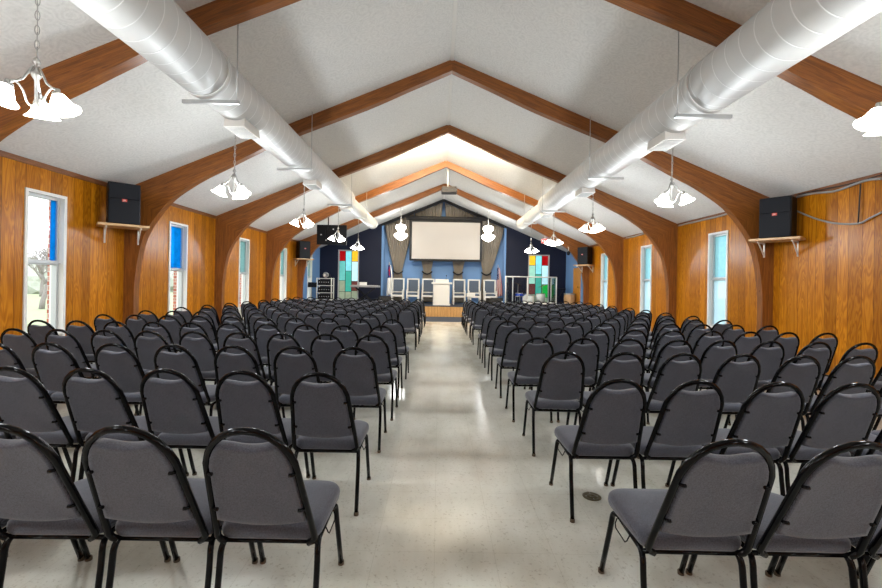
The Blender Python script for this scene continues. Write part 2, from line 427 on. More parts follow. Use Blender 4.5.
wn = 0
def window(x, sgn, yc, kind):
    global wn; wn += 1
    s = sgn                                    # outward direction
    X = lambda d: x+s*d
    def bx(b, d0, d1, y0, y1, z0, z1, bev=None):
        a, c = sorted((X(d0), X(d1))); box(b, a, c, y0, y1, z0, z1)
    y0, y1 = yc-WW/2, yc+WW/2
    bm = B(); t = .045
    bx(bm, -.02, .2, y0, y0+t, WZ0, WTOP); bx(bm, -.02, .2, y1-t, y1, WZ0, WTOP)
    bx(bm, -.02, .2, y0+t, y1-t, WTOP-t, WTOP); bx(bm, -.02, .2, y0+t, y1-t, WZ0, WZ0+t)
    w = struct('window_%d' % wn, bm, M['white'])
    bm = B()
    bx(bm, .06, .14, y0+t, y0+t+.035, WSILL, WTOP-t); bx(bm, .06, .14, y1-t-.035, y1-t, WSILL, WTOP-t)
    bx(bm, .06, .14, y0+t+.035, y1-t-.035, WTOP-t-.04, WTOP-t); bx(bm, .05, .15, y0+t+.035, y1-t-.035, WMID-.035, WMID+.035)
    bx(bm, .03, .055, y0+t, y1-t, WMID-.02, WMID)
    bx(bm, .06, .14, y0+t+.035, y1-t-.035, WSILL, WSILL+.04)
    obj('sash', bm, M['alum'], w)
    bm = B(); bx(bm, -.03, .14, y0+t, y1-t, WSILL-.035, WSILL); obj('sill', bm, M['white'], w)
    bm = B(); bx(bm, .05, .12, y0+t, y1-t, WZ0+t, WSILL-.035); obj('spandrel_panel', bm, M['spandrel'], w)
    ya, yb = y0+t+.035, y1-t-.035
    up = {'clear': 'glass', 'blue': 'filmblue', 'teal': 'filmteal', 'sky': 'filmsky'}[kind]
    bm = B(); bx(bm, .095, .1, ya, yb, WMID+.035, WTOP-t-.04); obj('upper_pane', bm, M[up], w)
    bm = B(); bx(bm, .095, .1, ya, yb, WSILL+.04, WMID-.035); obj('lower_pane', bm, M['glass'], w)
    if kind == 'clear':
        bm = B(); bx(bm, .085, .09, yb-.085, yb, WMID+.035, WTOP-t-.04); obj('blue_film_strip', bm, M['filmblue'], w)
    if kind == 'sky':
        bm = B(); bx(bm, .085, .09, ya, yb, WSILL+.04, WMID-.035); obj('pale_film', bm, film('faint_blue_film_%d' % wn, (206, 222, 230), .05, .5), w)
for yc, k in LEFTW: window(XL, -1, yc, k)
for yc, k in RIGHTW: window(XR, 1, yc, k)
for yc in BACKW:
    window(XL, -1, yc, 'clear'); window(XR, 1, yc, 'clear')

# brick piers outside left windows
for i, (yc, k) in enumerate(LEFTW[:4]):
    bm = B(); box(bm, XL-.36, XL-.205, yc+.42, yc+1.0, -.14, 2.9)
    tag(obj('brick_pier', bm, M['brick']), 'red brick pier outside the %s window from the camera on the left wall' % ORD[i], 'brick pier', 'brick piers outside the left windows')
# outside ground
bm = B(); box(bm, -60, 60, -30, 70, -.6, -.16); struct('ground', bm, M['grass'])

# trims
bm = B()
for x, s in ((XL, 1), (XR, -1)):
    a, c = sorted((x, x+s*.025)); box(bm, a, c, YB0, YBLUE, 3.10, 3.175)
struct('trim_1', bm, wood_obj('brown_cornice', lin(96, 56, 30), lin(140, 88, 50), (2, 2, 20)))
bm = B(); box(bm, XM-.03, XM+.03, YB0, YB1, ZR-.025, ZR-.008); struct('trim_2', bm, M['white'])
YSB = 18.19
for nm, x, s in (('baseboard_left', XL, 1), ('baseboard_right', XR, -1)):
    bm = B(); a, c = sorted((x, x+s*.015)); y = YB0
    for w in sorted([q[0] for q in (LEFTW if s > 0 else RIGHTW)]+BACKW)+[None]:
        y1 = (w-WW/2) if w is not None else YSB
        if y1 > y: box(bm, a, c, y, min(y1, YSB), FL, .13)
        if w is not None: y = w+WW/2
    struct(nm, bm, M['black'])

# ------------------------------------------------------------------ arch beams
inner = [(.20, FL), (.20, .7), (.20, 1.2), (.225, 1.6), (.314, 2.12), (.45, 2.45), (.628, 2.71), (.80, 2.92), (.987, 3.09), (1.435, 3.385), (1.9, 3.62), (2.3, 3.83), (3.0, 4.17), (4.5, 4.77), (5.3, 5.135), (6.095, 5.49)]
outer = [(0, FL), (0, .7), (0, 1.2), (0, 1.7), (0, 2.35), (0, 2.8), (0, 3.169), (.3, None), (.65, None), (1.2, None), (1.75, None), (2.2, None), (2.95, None), (4.47, None), (5.29, None), (6.095, None)]
outer = [(d, (ZR-SL*(6.095-d)-.001) if z is None else z) for d, z in outer]
def sub(P, Q, k):
    return catmull(P, k), [tuple(a+(b-a)*j/k for a, b in zip(Q[i], Q[i+1])) for i in range(len(Q)-1) for j in range(k)]+[Q[-1]]
inn, out = sub(inner, outer, 4)
def beam_mesh():
    bm = B(); uv = bm.loops.layers.uv.new('UVMap'); T = .14
    for s in (-1, 1):
        L = 0; prev = None
        for i, (a, b_) in enumerate(zip(inn, out)):
            x = lambda d: (XM - s*(6.095-d)) if s > 0 else (XM + (6.095-d))
            if i: L += math.hypot(b_[0]-out[i-1][0], b_[1]-out[i-1][1]) or .01
            th = math.hypot(a[0]-b_[0], a[1]-b_[1])
            vs = [bm.verts.new((x(a[0]), 0, a[1])), bm.verts.new((x(b_[0]), 0, b_[1])), bm.verts.new((x(b_[0]), T, b_[1])), bm.verts.new((x(a[0]), T, a[1]))]
            uvs = [(L, th), (L, 0), (L, -T), (L, th+T)]
            if prev:
                for q in range(4):
                    r = (q+1) % 4
                    f = bm.faces.new((prev[0][q], prev[0][r], vs[r], vs[q]))
                    us = (prev[1][q], prev[1][r], uvs[r], uvs[q])
                    if q == 3: us = ((prev[2], prev[1][3][1]), (prev[2], prev[1][0][1]-0), (L, uvs[0][1]), (L, uvs[3][1]))
                    if q == 1: us = ((prev[2], 0), (prev[2], -T), (L, -T), (L, 0))
                    if q == 2: us = ((prev[2], 3), (prev[2], 3+th), (L, 3+th), (L, 3))
                    for lp, u in zip(f.loops, us): lp[uv].uv = (u[0]+(9 if s > 0 else 0), u[1])
            else: bm.faces.new(vs)
            prev = (vs, uvs, L)
    bmesh.ops.remove_doubles(bm, verts=[v for v in bm.verts if abs(v.co.x-XM) < 1e-4], dist=1e-4)
    return mesh('arch_beam', bm, M['beam'])
bme = beam_mesh()
blab = ['curved brown laminated arch behind the camera, farthest back', 'curved brown laminated arch crossing just above the camera', 'brown laminated arch cut off by the top of the picture, nearest visible one',
        'brown laminated arch springing beside the two near wall loudspeakers', 'brown laminated arch, third from the camera, with the bright strip lamps behind its peak',
        'orange lit laminated arch from whose peak the projector hangs', 'last brown laminated arch before the stage, beside the far loudspeakers']
for y, l in zip(BEAMS, blab):
    o = obj('arch_beam', bme, None); o.location = (0, y, 0); tag(o, l, 'roof arch', 'laminated arch beams of the hall')
# strip lamps on the far side of two arches
def strip_lamp(label, y, xa, xb, energy):
    t = thing('strip_lamp', label, 'strip light', ((xa+xb)/2, y, ceil_z((xa+xb)/2)-.08), 0, 'strip lamps behind the arches')
    cx = (xa+xb)/2; cz = ceil_z(cx)-.08
    d = lambda x, dz: (x-cx, 0, ceil_z(x)-.08+dz-cz)
    bm = B(); tube(bm, [d(xa, .02), d(xb, .02)], .03, 6); obj('housing', bm, M['white'], t, (0, 0, 0))
    bm = B(); tube(bm, [(p[0], .02, p[2]) for p in (d(xa, -.02), d(xb, -.02))], .018, 8); obj('lamp_tube', bm, M['strip'], t)
    L = bpy.data.lights.new('strip_light', 'AREA'); L.shape = 'RECTANGLE'; L.size = abs(xb-xa); L.size_y = .06; L.energy = energy; L.color = (1, .84, .6)
    o = bpy.data.objects.new('strip_light', L); C.objects.link(o); o.parent = t
    ang = math.atan2(ceil_z(xb)-ceil_z(xa), xb-xa)
    o.location = (0, .06, -.03); o.rotation_euler = (Matrix.Rotation(-ang, 4, 'Y') @ Matrix.Rotation(math.radians(72), 4, 'X')).to_euler()
strip_lamp('strip lamp left of the peak on the arch before the orange one', 11.16, XM-1.5, XM-.12, 100)
strip_lamp('strip lamp right of the peak on the arch before the orange one', 11.16, XM+.12, XM+1.5, 100)
strip_lamp('short strip lamp on the back of the orange arch, left slope', 14.38, -2.5, -1.9, 12)
strip_lamp('short strip lamp on the back of the orange arch, right slope', 14.38, 1.9, 2.5, 12)

# ------------------------------------------------------------------ ducts
def duct(label, X, Z, y_end, side):
    t = thing('round_duct', label, 'air duct', (X, 0, Z), 0, 'round air ducts')
    def pipe(secs, name):
        bm = B(); uv = bm.loops.layers.uv.new('UVMap'); seg = 40; prev = None
        for y, r in secs:
            ring = [bm.verts.new((r*math.cos(2*PI*k/seg), y, r*math.sin(2*PI*k/seg))) for k in range(seg)]
            if prev:
                for k in range(seg):
                    f = bm.faces.new((prev[0][k], prev[0][(k+1) % seg], ring[(k+1) % seg], ring[k])); f.smooth = True
                    for lp, u in zip(f.loops, ((k/seg, prev[1]), ((k+1)/seg, prev[1]), ((k+1)/seg, y), (k/seg, y))): lp[uv].uv = u
            else: bm.faces.new(ring)
            prev = (ring, y)
        bm.faces.new(prev[0][::-1])
        return obj(name, bm, M['duct'], t)
    pipe([(-4.9, .30), (0, .30), (2, .30), (3.5, .30), (4.75, .30)], 'duct_section')
    pipe([(4.75, .31), (4.83, .31), (4.83, .29), (5.3, .284), (8, .284), (11.9, .284)], 'duct_section')
    pipe([(11.9, .295), (11.97, .295), (12.5, .20), (y_end-.3, .20), (y_end-.3, .21), (y_end, .21)], 'duct_section')
    for k, y in enumerate((4.86, 7.7, 11.2, 14.1)):
        r = .30 if y < 12 else .2
        bm = B()
        xs = sorted((-side*(r+.08), side*(r-.02))); box(bm, xs[0], xs[1], y-.02, y+.02, -r-.05, -r-.01)
        for q in range(int((2*r+.04)/.05)):           # slots along the strut
            box(bm, xs[0]+.01+q*.05, xs[0]+.03+q*.05, y-.0205, y-.0195, -r-.038, -r-.022)
        hg = obj('strut', bm, M['galv'], t)
        for sx in (-side,):
            xx = sx*(r+.05); bm = B()
            tube(bm, [(xx, y, -r-.06), (xx, y, ceil_z(X+xx)-Z-(.0 if True else 0))], .007, 6); obj('rod', bm, M['galv'], hg)
    for y in (2.4, 5.75, 8.95, 12.15):
        r = .30 if y < 12 else .24
        bm = B(); sx = side
        vs = [(-.13, y-.22, -r+.06), (.13, y-.22, -r+.06), (.13, y+.22, -r+.06), (-.13, y+.22, -r+.06), (-.14, y-.24, -r-.07), (.14, y-.24, -r-.07), (.14, y+.24, -r-.07), (-.14, y+.24, -r-.07)]
        v = [bm.verts.new(p) for p in vs]
        for q in ((0,1,2,3), (4,5,6,7), (0,1,5,4), (1,2,6,5), (2,3,7,6), (3,0,4,7)): bm.faces.new([v[i] for i in q])
        rg = obj('register_box', bm, M['white'], t)
        bm = B()
        for q in range(9): box(bm, -.12, .12, y-.2+q*.05, y-.19+q*.05, -r-.078, -r-.07)
        obj('louvre', bm, M['alum'], rg)
duct('long round metal duct hanging along the left roof slope', -2.75, HC+2.41, 17.0, -1)
duct('long round metal duct hanging along the right roof slope', 3.10, HC+2.34, 15.9, 1)

# ------------------------------------------------------------------ chandeliers
SH = [(.03, .0), (.045, -.012), (.062, -.045), (.078, -.08), (.098, -.112), (.128, -.135), (.126, -.139), (.094, -.118), (.073, -.085), (.05, -.04), (.028, -.01)]
def make_chandelier():
    # origin: hub centre, total drop handled by chain child
    t = thing('chandelier', 'x', 'chandelier')
    bm = B(); lathe(bm, [(.004, .16), (.02, .14), (.028, .115), (.012, .10), (.016, .06), (.035, .035), (.03, .01), (.012, -.02), (.010, -.16), (.02, -.2), (.028, -.225), (.012, -.25), (.006, -.28), (.002, -.3)], seg=14, cap=True); obj('hub', bm, M['nickel'], t)
    for k in range(3):
        a = 2*PI*k/3+math.radians(200); R = Matrix.Rotation(a, 3, 'Z')
        pts = catmull([(.02, 0, .08), (.05, 0, .02), (.08, 0, -.04), (.138, 0, -.085), (.158, 0, -.10)], 4)
        p2 = catmull([(.158, 0, -.095), (.12, 0, -.07), (.075, 0, -.12), (.05, 0, -.20), (.02, 0, -.22)], 4)
        bm = B(); tube(bm, [R @ Vector(p) for p in pts], .008, 7); tube(bm, [R @ Vector(p) for p in p2], .007, 7)
        c = R @ Vector((.158, 0, -.10)); lathe(bm, [(.012, .025), (.02, .0), (.034, -.01), (.036, -.03)], c, 12)
        ar = obj('arm', bm, M['nickel'], t)
        bm = B(); tilt = Matrix.Rotation(a, 3, 'Z') @ Matrix.Rotation(math.radians(-20), 3, 'Y')
        lathe(bm, [(a_*.86, b_*.9) for a_, b_ in SH], c+Vector((0, 0, -.02)), 20, mat=tilt)
        lathe(bm, [(.001, -.11), (.02, -.105), (.032, -.08), (.026, -.05), (.012, -.03)], c+Vector((0, 0, .0)), 12)   # bulb
        obj('lamp_shade', bm, M['shade'], ar)
    L = bpy.data.lights.new('chandelier_light', 'POINT'); L.energy = 60; L.shadow_soft_size = .16; L.color = (.87, .94, 1)
    o = bpy.data.objects.new('chandelier_light', L); C.objects.link(o); o.parent = t; o.location = (0, 0, -.36)
    return t
ch0 = make_chandelier(); first = True
def drop(t, x, z):
    """chain and canopy up to the ceiling"""
    top = ceil_z(x)-z; bm = B(); n = int((top-.2)/.055); step = (top-.2)/n
    for i in range(n):
        zc = .17+step*(i+.5); h = step*.68; w = .013; pts = []
        for k in range(10):
            a = 2*PI*k/10; p = (w*math.cos(a), 0, zc+h*math.sin(a)) if i % 2 else (0, w*math.cos(a), zc+h*math.sin(a))
            pts.append(p)
        tube(bm, pts, .0035, 5, closed=True)
    tube(bm, [(.006, .004, .1), (-.006, -.004, .17+(top-.2)/2), (.004, 0, top-.02)], .003, 5)
    obj('chain', bm, M['nickel'], t)
    bm = B(); lathe(bm, [(.065, top+.02), (.065, top-.02), (.05, top-.035), (.015, top-.05)], seg=18, cap=True); obj('canopy', bm, M['nickel'], t)
BAYS = [-3.4, -.2, 3.15, 6.2, 9.39, 12.58, 15.7]
bayn = {3.15: 'nearest the camera', 6.2: 'second from the camera', 9.39: 'third from the camera', 12.58: 'fourth from the camera', 15.7: 'nearest the stage', -.2: 'straight beside the camera', -3.4: 'behind the camera'}
for sd, X in (('left', XM-3.25), ('right', XM+3.27)):
    for y in BAYS:
        t = ch0 if first else copy_tree(ch0) ; first = False
        z = 2.98 if sd == 'right' else 2.99
        t.location = (X, y, z); t.rotation_euler = (0, 0, {('right', 3.15): -.26, ('left', 3.15): .75, ('left', 6.2): .2, ('right', 6.2): .1}.get((sd, y), random.uniform(-.4, .4)))
        tag(t, 'three-shade nickel chandelier in the %s row, %s' % (sd, bayn[y]), 'chandelier', 'three-shade chandeliers over the seating')
CH = [o for o in C.objects if o.name.startswith('chandelier') and o.type == 'EMPTY']
for t in CH: drop(t, t.location.x, t.location.z)

# stage pendants
def pendant(px, py, label):
    D = 18.9; X = (px-439)*D/F; zt = ceil_z(X)
    t = thing('pendant_lamp', label, 'pendant lamp', (X, D, 3.43), 0, 'white pendants over the stage')
    bm = B(); lathe(bm, [(.002, 0), (.08, .03), (.2, .10), (.30, .19), (.31, .25), (.28, .30), (.16, .34), (.13, .40), (.14, .46)], seg=24); obj('lower_globe', bm, M['globe'], t)
    bm = B(); lathe(bm, [(.14, .46), (.2, .50), (.235, .57), (.23, .64), (.20, .70), (.05, .74), (.02, .75)], seg=24); obj('upper_globe', bm, M['globe'], t)
    bm = B(); tube(bm, [(0, 0, .74), (0, 0, zt-3.43-.03)], .012, 6); lathe(bm, [(.07, zt-3.43-.01), (.07, zt-3.43-.05), (.02, zt-3.43-.07)], cap=True); obj('stem', bm, M['white'], t)
    L = bpy.data.lights.new('pendant_light', 'POINT'); L.energy = 26; L.shadow_soft_size = .3; L.color = (.87, .94, 1)
    o = bpy.data.objects.new('pendant_light', L); C.objects.link(o); o.parent = t; o.location = (0, -.45, .2)
pendant(400, 231, 'white two-tier glass pendant left of the projection screen')
pendant(487.3, 234, 'white two-tier glass pendant right of the projection screen')

# ------------------------------------------------------------------ speakers on shelves
def speaker(X, Y, z, nrm_deg, side, where):
    """nrm_deg: direction the grille faces, measured in the floor plane"""
    a = math.radians(nrm_deg)+PI/2          # local -Y is the front
    t = thing('loudspeaker', 'black boxy loudspeaker on the %s' % where, 'loudspeaker', (X, Y, z), a, 'black wall loudspeakers')
    w, d, h = .228, .19, .71
    bm = B(); bbox(bm, -w, w, -d+.02, d, 0, h, .015, 2); obj('cabinet', bm, M['black'], t)
    bm = B(); bbox(bm, -w+.012, w-.012, -d-.005, -d+.02, .012, h*.60, .008, 1); obj('grille', bm, M['speakergrille'], t)
    bm = B(); bbox(bm, -w+.012, w-.012, -d-.004, -d+.02, h*.60+.006, h-.012, .008, 1); obj('upper_grille', bm, M['speakergrille'], t)
    bm = B(); box(bm, -.035, .035, -d-.009, -d-.004, h*.54, h*.54+.045); bd = obj('badge', bm, M['red'], t)
    bm = text_bm('JBL', .036, .001); bm.transform(Matrix.Translation((0, -d-.0105, h*.54+.0225)) @ Matrix.Rotation(PI/2, 4, 'X')); obj('lettering', bm, M['lettering'], bd)
    s = thing('wall_shelf', 'pale wooden shelf on white brackets under the %s' % where.replace('shelf', 'loudspeaker'), 'shelf', (X, Y, z-.045), a, 'loudspeaker shelves')
    bm = B(); bbox(bm, -.36, .36, -.25, .23, 0, .043, .006, 1); obj('board', bm, M['shelf'], s)
    for sx in (-.24, .24):
        bm = B(); bbox(bm, sx-.012, sx+.012, -.18, .23, -.03, -.001, .004, 1); bbox(bm, sx-.012, sx+.012, .20, .23, -.27, -.03, .004, 1)
        v = [bm.verts.new(p) for p in ((sx-.006, -.14, -.03), (sx+.006, -.14, -.03), (sx+.006, .2, -.25), (sx-.006, .2, -.25), (sx-.006, .2, -.20), (sx+.006, .2, -.20), (sx+.006, -.08, -.03), (sx-.006, -.08, -.03))]
        for q in ((0,1,2,3), (2,3,4,5), (4,5,6,7), (0,7,4,3), (1,2,5,6)): bm.faces.new([v[i] for i in q])
        obj('bracket', bm, M['white'], s)
speaker(-5.56, 7.30, 2.42, -48, -1, 'near left wall shelf')
speaker(5.955, 7.34, 2.385, -142, 1, 'near right wall shelf')
speaker(-5.55, 16.95, 2.42, -50, -1, 'far left wall shelf')
speaker(5.92, 16.95, 2.37, -140, 1, 'far right wall shelf')

# cables on the right wall
def at_right(px, py, off=.03):
    x = XR-off; D = x*F/((px+.017*(py-284)) - 439); yy = py-.017*(px-439)
    return (x, D, HC+(284-yy)*D/F)
def cable(name, label, pts, r, mat):
    bm = B(); tube(bm, catmull([at_right(*p) for p in pts], 6), r, 6); tag(obj(name, bm, mat), label, 'cable', 'cables along the right wall')
cable('wall_cable', 'grey cable bundle drooping below the ceiling line on the right wall', [(797, 197), (812, 193.5), (835, 191), (855, 184), (868, 180), (882, 178.5)], .018, M['cable'])
cable('wall_cable', 'thin dark cable running just under the ceiling line, right wall', [(797, 195), (815, 191), (835, 187), (857, 182), (882, 174.5)], .009, M['dcable'])
cable('wall_cable', 'pale cable sagging behind the near right loudspeaker', [(797, 211), (806, 215), (820, 220), (838, 223.5), (858, 223.5), (870, 218), (882, 212)], .014, M['cable'])
cable('wall_cable', 'dark vertical cable joining the two right wall cables', [(860.5, 184), (859.5, 200), (858, 223.5)], .009, M['dcable'])
cable('wall_cable', 'grey cable under the ceiling between first and second right arches', [(679, 225.5), (690, 223), (705, 219.5), (718, 216.5), (728, 213.5)], .02, M['cable'])
cable('wall_cable', 'short grey cable under the ceiling beyond the second right arch', [(626, 238), (634, 236.5), (644, 233.5)], .02, M['cable'])

# ------------------------------------------------------------------ hall chairs
def wloop(s):
    return .198+(.168-.198)*min(s/.36, 1)
d_ = Vector((0, -.387, .922)); n_ = Vector((0, .922, .387)); o_ = Vector((0, -.20, .39))
def bp(x, s, d=0): return o_+d_*s+n_*d+Vector((x, 0, 0))
def chair_meshes():
    ms = {}
    bm = B(); P = []
    P.append(bp(-.165, -.004)); P.append(bp(-.185, .008))
    for s in (.03, .12, .24, .36): P.append(bp(-wloop(s), s))
    for k in range(1, 12):
        th = PI*k/12; P.append(bp(-.168*math.cos(th), .36+.209*math.sin(th)**.92))
    for s in (.36, .24, .12, .03): P.append(bp(wloop(s), s))
    P.append(bp(.185, .008)); P.append(bp(.165, -.004))
    tube(bm, P, .0135, 8); ms['back_frame'] = mesh('back_frame', bm, M['tube'])
    # backrest pad
    out = []
    for s in (.13, .20, .28, .36): out.append((wloop(s)-.014, s))
    for th in (12, 24, 36, 46): a = math.radians(th); out.append((.155*math.cos(a), .36+.195*math.sin(a)**.92))
    for k in range(1, 8):
        x = .1*(1-k/4); out.append((x*.86, .488+.016*(x/.1)**2+.0))
    for th in (46, 36, 24, 12): a = math.radians(th); out.append((-.155*math.cos(a), .36+.195*math.sin(a)**.92))
    for s in (.36, .28, .20, .13): out.append((-(wloop(s)-.014), s))
    for k in range(1, 8):
        x = -.17*(1-k/4); out.append((x, .105+.025*(x/.17)**2))
    bm = B(); pillow(bm, out, [(-.012, .90), (-.014, .97), (-.010, .995), (.004, 1.0), (.02, .99), (.034, .94), (.042, .80), (.046, .5)], lambda u, v, d: bp(u, v, d))
    ms['backrest'] = mesh('backrest', bm, M['fabric'])
    # seat
    out = []
    def corner(cx, cy, r, a0):
        for k in range(6):
            a = math.radians(a0+k*18); out.append((cx+r*math.cos(a), cy+r*math.sin(a)))
    corner(.128, .130, .085, 0); corner(-.128, .130, .085, 90); corner(-.158, -.145, .05, 180); corner(.158, -.145, .05, 270)
    bm = B(); pillow(bm, out, [(.388, .88), (.390, .95), (.400, .985), (.418, 1.0), (.434, .99), (.446, .955), (.454, .88), (.459, .7), (.461, .4)], lambda u, v, d: Vector((u, v, d)))
    ms['seat'] = mesh('seat', bm, M['fabric'])
    # seat frame
    bm = B()
    for s in (-1, 1): tube(bm, [(s*.188, .085, 0.380), (s*.192, -.14, 0.372)], .0115, 6)
    tube(bm, [(-.197, -.165, .372), (.197, -.165, .372)], .011, 6); tube(bm, [(-.19, .09, .375), (.19, .09, .375)], .010, 6)
    ms['seat_frame'] = mesh('seat_frame', bm, M['tube'])
    for s, nm in ((-1, 'l'), (1, 'r')):
        bm = B(); tube(bm, catmull([(s*.188, .085, 0.380), (s*.195, .105, 0.375), (s*.198, .122, 0.355), (s*.199, .145, 0.280), (s*.200, .242, .012)], 2), .0125, 8); ms['f'+nm] = mesh('leg', bm, M['tube'])
        bm = B(); tube(bm, catmull([(s*.192, -.14, 0.372), (s*.195, -.165, 0.360), (s*.198, -.18, 0.330), (s*.199, -.188, 0.260), (s*.199, -.225, .012)], 2), .0125, 8); ms['r'+nm] = mesh('leg', bm, M['tube'])
        for q, y in (('f', .244), ('r', -.227)):
            bm = B(); lathe(bm, [(.012, 0), (.0155, .002), (.0155, .018), (.0135, .022)], (s*.2, y, 0), 10, cap=True); ms['g'+q+nm] = mesh('foot_glide', bm, M['glide'])
        bm = B(); tube(bm, [(s*.199, .07, 0.372), (s*.208, .068, 0.350), (s*.210, .055, 0.335), (s*.210, -.04, 0.330), (s*.208, -.055, 0.345), (s*.198, -.058, 0.370)], .003, 5); ms['k'+nm] = mesh('ganging_bracket', bm, M['tube'])
    for i, (sx, s) in enumerate(((-1, .2), (1, .2), (-1, .38), (1, .38))):
        bm = B(); w = (wloop(s)-.016)*sx; a, c = bp(w*1.0, s, -.016), bp(w-sx*.022, s, -.016)
        tube(bm, [bp(w+sx*.008, s, -.012), bp(w-sx*.002, s, -.017), bp(w-sx*.012, s, -.018)], [.006, .007, .0075], 7); ms['b%d' % i] = mesh('bolt', bm, M['tube'])
    return ms
CM = chair_meshes()
CHX = [-.68-.465*k for k in range(10)], [1.02+.473*k for k in range(9)]
roll = .017
def proj(x, y, z):
    px = x*F/y; py = -(z-HC)*F/y
    return 439+px*math.cos(roll)-py*math.sin(roll), 284+px*math.sin(roll)+py*math.cos(roll)
rc = random.Random(3)
GAPS = {(0, 6), (0, 7), (1, 8)}          # rows whose aisle seat has been taken away
for side in (0, 1):
    for n in range(15):
        for k, x in enumerate(CHX[side]):
            if k == 0: rx, ry = rc.gauss(0, .012), rc.gauss(0, .02)
            y = 1.89+.911*n + ry + rc.gauss(0, .008); pf = {(0, 0): .952, (0, 1): .96, (1, 0): .935, (1, 1): .95, (0, 2): 1.04, (0, 3): .97}.get((side, n), 1)
            if n == 0: rx, ry = (0, .022)[side], 0; y = (1.885, 1.855)[side]
            if n == 1: rx = (-.012, .018)[side]
            if n == 2: y += .03
            xx = CHX[side][0] + (x-CHX[side][0])*pf + rx + rc.gauss(0, .003); rz = rc.gauss(0, math.radians(.6))
            pts = [proj(xx+a, max(y+b, .3), z) for a in (-.24, .24) for b in (-.44, .26) for z in (.05, .93)]
            if max(p[0] for p in pts) < 2 or min(p[0] for p in pts) > 880: continue
            if (side, n) in GAPS:
                if k == 0: continue
            sn = ('left', 'right')[side]; last = len(CHX[side])-1
            ko = k-1 if (side, n) in GAPS else k
            pos = 'beside the aisle' if ko == 0 else ('by the side wall' if k == last else '%s chair from the aisle' % ORD[ko])
            row = '%s row' % ORD[n] if n < 14 else 'front row'
            lab = 'grey padded chair, %s block, %s %s, %s' % (sn, row, 'from the camera' if n < 14 else 'at the stage', pos)
            t = thing('stacking_chair', lab, 'chair', (xx, y, FL), rz, 'grey padded chairs in the %s block' % sn)
            obj('seat', CM['seat'], None, t)
            br = obj('backrest', CM['backrest'], None, t); obj('back_frame', CM['back_frame'], None, t); obj('seat_frame', CM['seat_frame'], None, t)
            for q in ('fl', 'fr', 'rl', 'rr'):
                lg = obj('leg', CM[q], None, t)
                if n < 5: obj('foot_glide', CM['g'+q], None, lg)
            if n < 7:
                for i in range(4): obj('bolt', CM['b%d' % i], None, br)
            if n < 4:
                for q in 'lr': obj('ganging_bracket', CM['k'+q], None, t)

# floor drain
t = thing('floor_drain', 'round brass floor drain cover beside the right block of chairs', 'floor drain', (1.075, 2.86, FL))
bm = B(); lathe(bm, [(.062, 0), (.062, .003), (.05, .005), (.045, .003), (.03, .003), (.028, .005), (.012, .005), (.010, .003), (.001, .003)], seg=28); obj('cover', bm, M['brass'], t)
bm = B()
for k in range(4):
    a = k*PI/2; tube(bm, [(.033*math.cos(a), .033*math.sin(a), .004), (.043*math.cos(a), .043*math.sin(a), .004)], .003, 6)
obj('screw', bm, M['nickel'], t)

# ------------------------------------------------------------------ stage
YS = 18.2
t = thing('stage_platform', 'low carpeted stage with an oak board front facing the aisle', 'stage', (XM, YS, FL))
bm = B(); box(bm, XL+.001-XM, XR-.001-XM, .03, YB1-YS-.001, 0, ST-FL-.04); obj('platform_body', bm, M['black'], t)
bm = B(); box(bm, XL+.001-XM, XR-.001-XM, 0, YB1-YS-.001, ST-FL-.04, ST-FL); obj('platform_carpet', bm, M['carpet'], t)
bm = B(); x = XL+.002-XM
while x < XR-XM-.1:
    w = min(.14, XR-.002-XM-x); box(bm, x+.003, x+w-.003, .008, .029, .002, ST-FL-.04); x += .14
obj('oak_front', bm, M['oak'], t)
bm = B(); box(bm, XL+.24, XR-.24, 15.9, YS+.005, FL+.0005, FL+.010); tag(obj('carpet', bm, M['carpet']), 'dark blue-grey carpet on the floor in front of the stage', 'carpet')

# navy side panels of the stage wall with openings for coloured windows
YN = 20.6
def navy(name, xa, xb, wx0, wx1, wz1, wz0):
    bm = B()
    def sl(x0, x1, z0):
        # prism following roof
        P = [(x0, z0+.002), (x1, z0+.002), (x1, ceil_z(x1)+.005), (x0, ceil_z(x0)+.005)]
        a = [bm.verts.new((x, YN, z)) for x, z in P]; b_ = [bm.verts.new((x, YN+.3, z)) for x, z in P]
        bm.faces.new(a); bm.faces.new(b_[::-1])
        for i in range(4): bm.faces.new((a[i], a[(i+1) % 4], b_[(i+1) % 4], b_[i]))
    sl(xa, wx0, ST); sl(wx1, xb, ST); sl(wx0, wx1, wz1); box(bm, wx0, wx1, YN, YN+.3, ST+.002, wz0)
    o = obj(name, bm, M['navy']); o['kind'] = 'structure'
navy('wall_navy_left', XL+.001, -2.86, -5.02, -3.98, 3.10, .62)
navy('wall_navy_right', 3.30, XR-.001, 4.40, 5.46, 3.02, .62)
bm = B()
for x in (-2.82, 3.24): box(bm, x-.05, x+.05, YN-.02, YN+.02, ST, ceil_z(x)-.09)
struct('trim_3', bm, M['blue'])
bm = B()
for xa, xb in ((-2.9, XM), (XM, 3.35)):
    n = 8
    for i in range(1):
        P = [(xa, ceil_z(xa)-.13), (xb, ceil_z(xb)-.13), (xb, ceil_z(xb)-.002), (xa, ceil_z(xa)-.002)]
        a = [bm.verts.new((x, YN-.03, z)) for x, z in P]; b_ = [bm.verts.new((x, YN+.1, z)) for x, z in P]
        bm.faces.new(a); bm.faces.new(b_[::-1])
        for i in range(4): bm.faces.new((a[i], a[(i+1) % 4], b_[(i+1) % 4], b_[i]))
struct('trim_4', bm, M['blackcloth'])

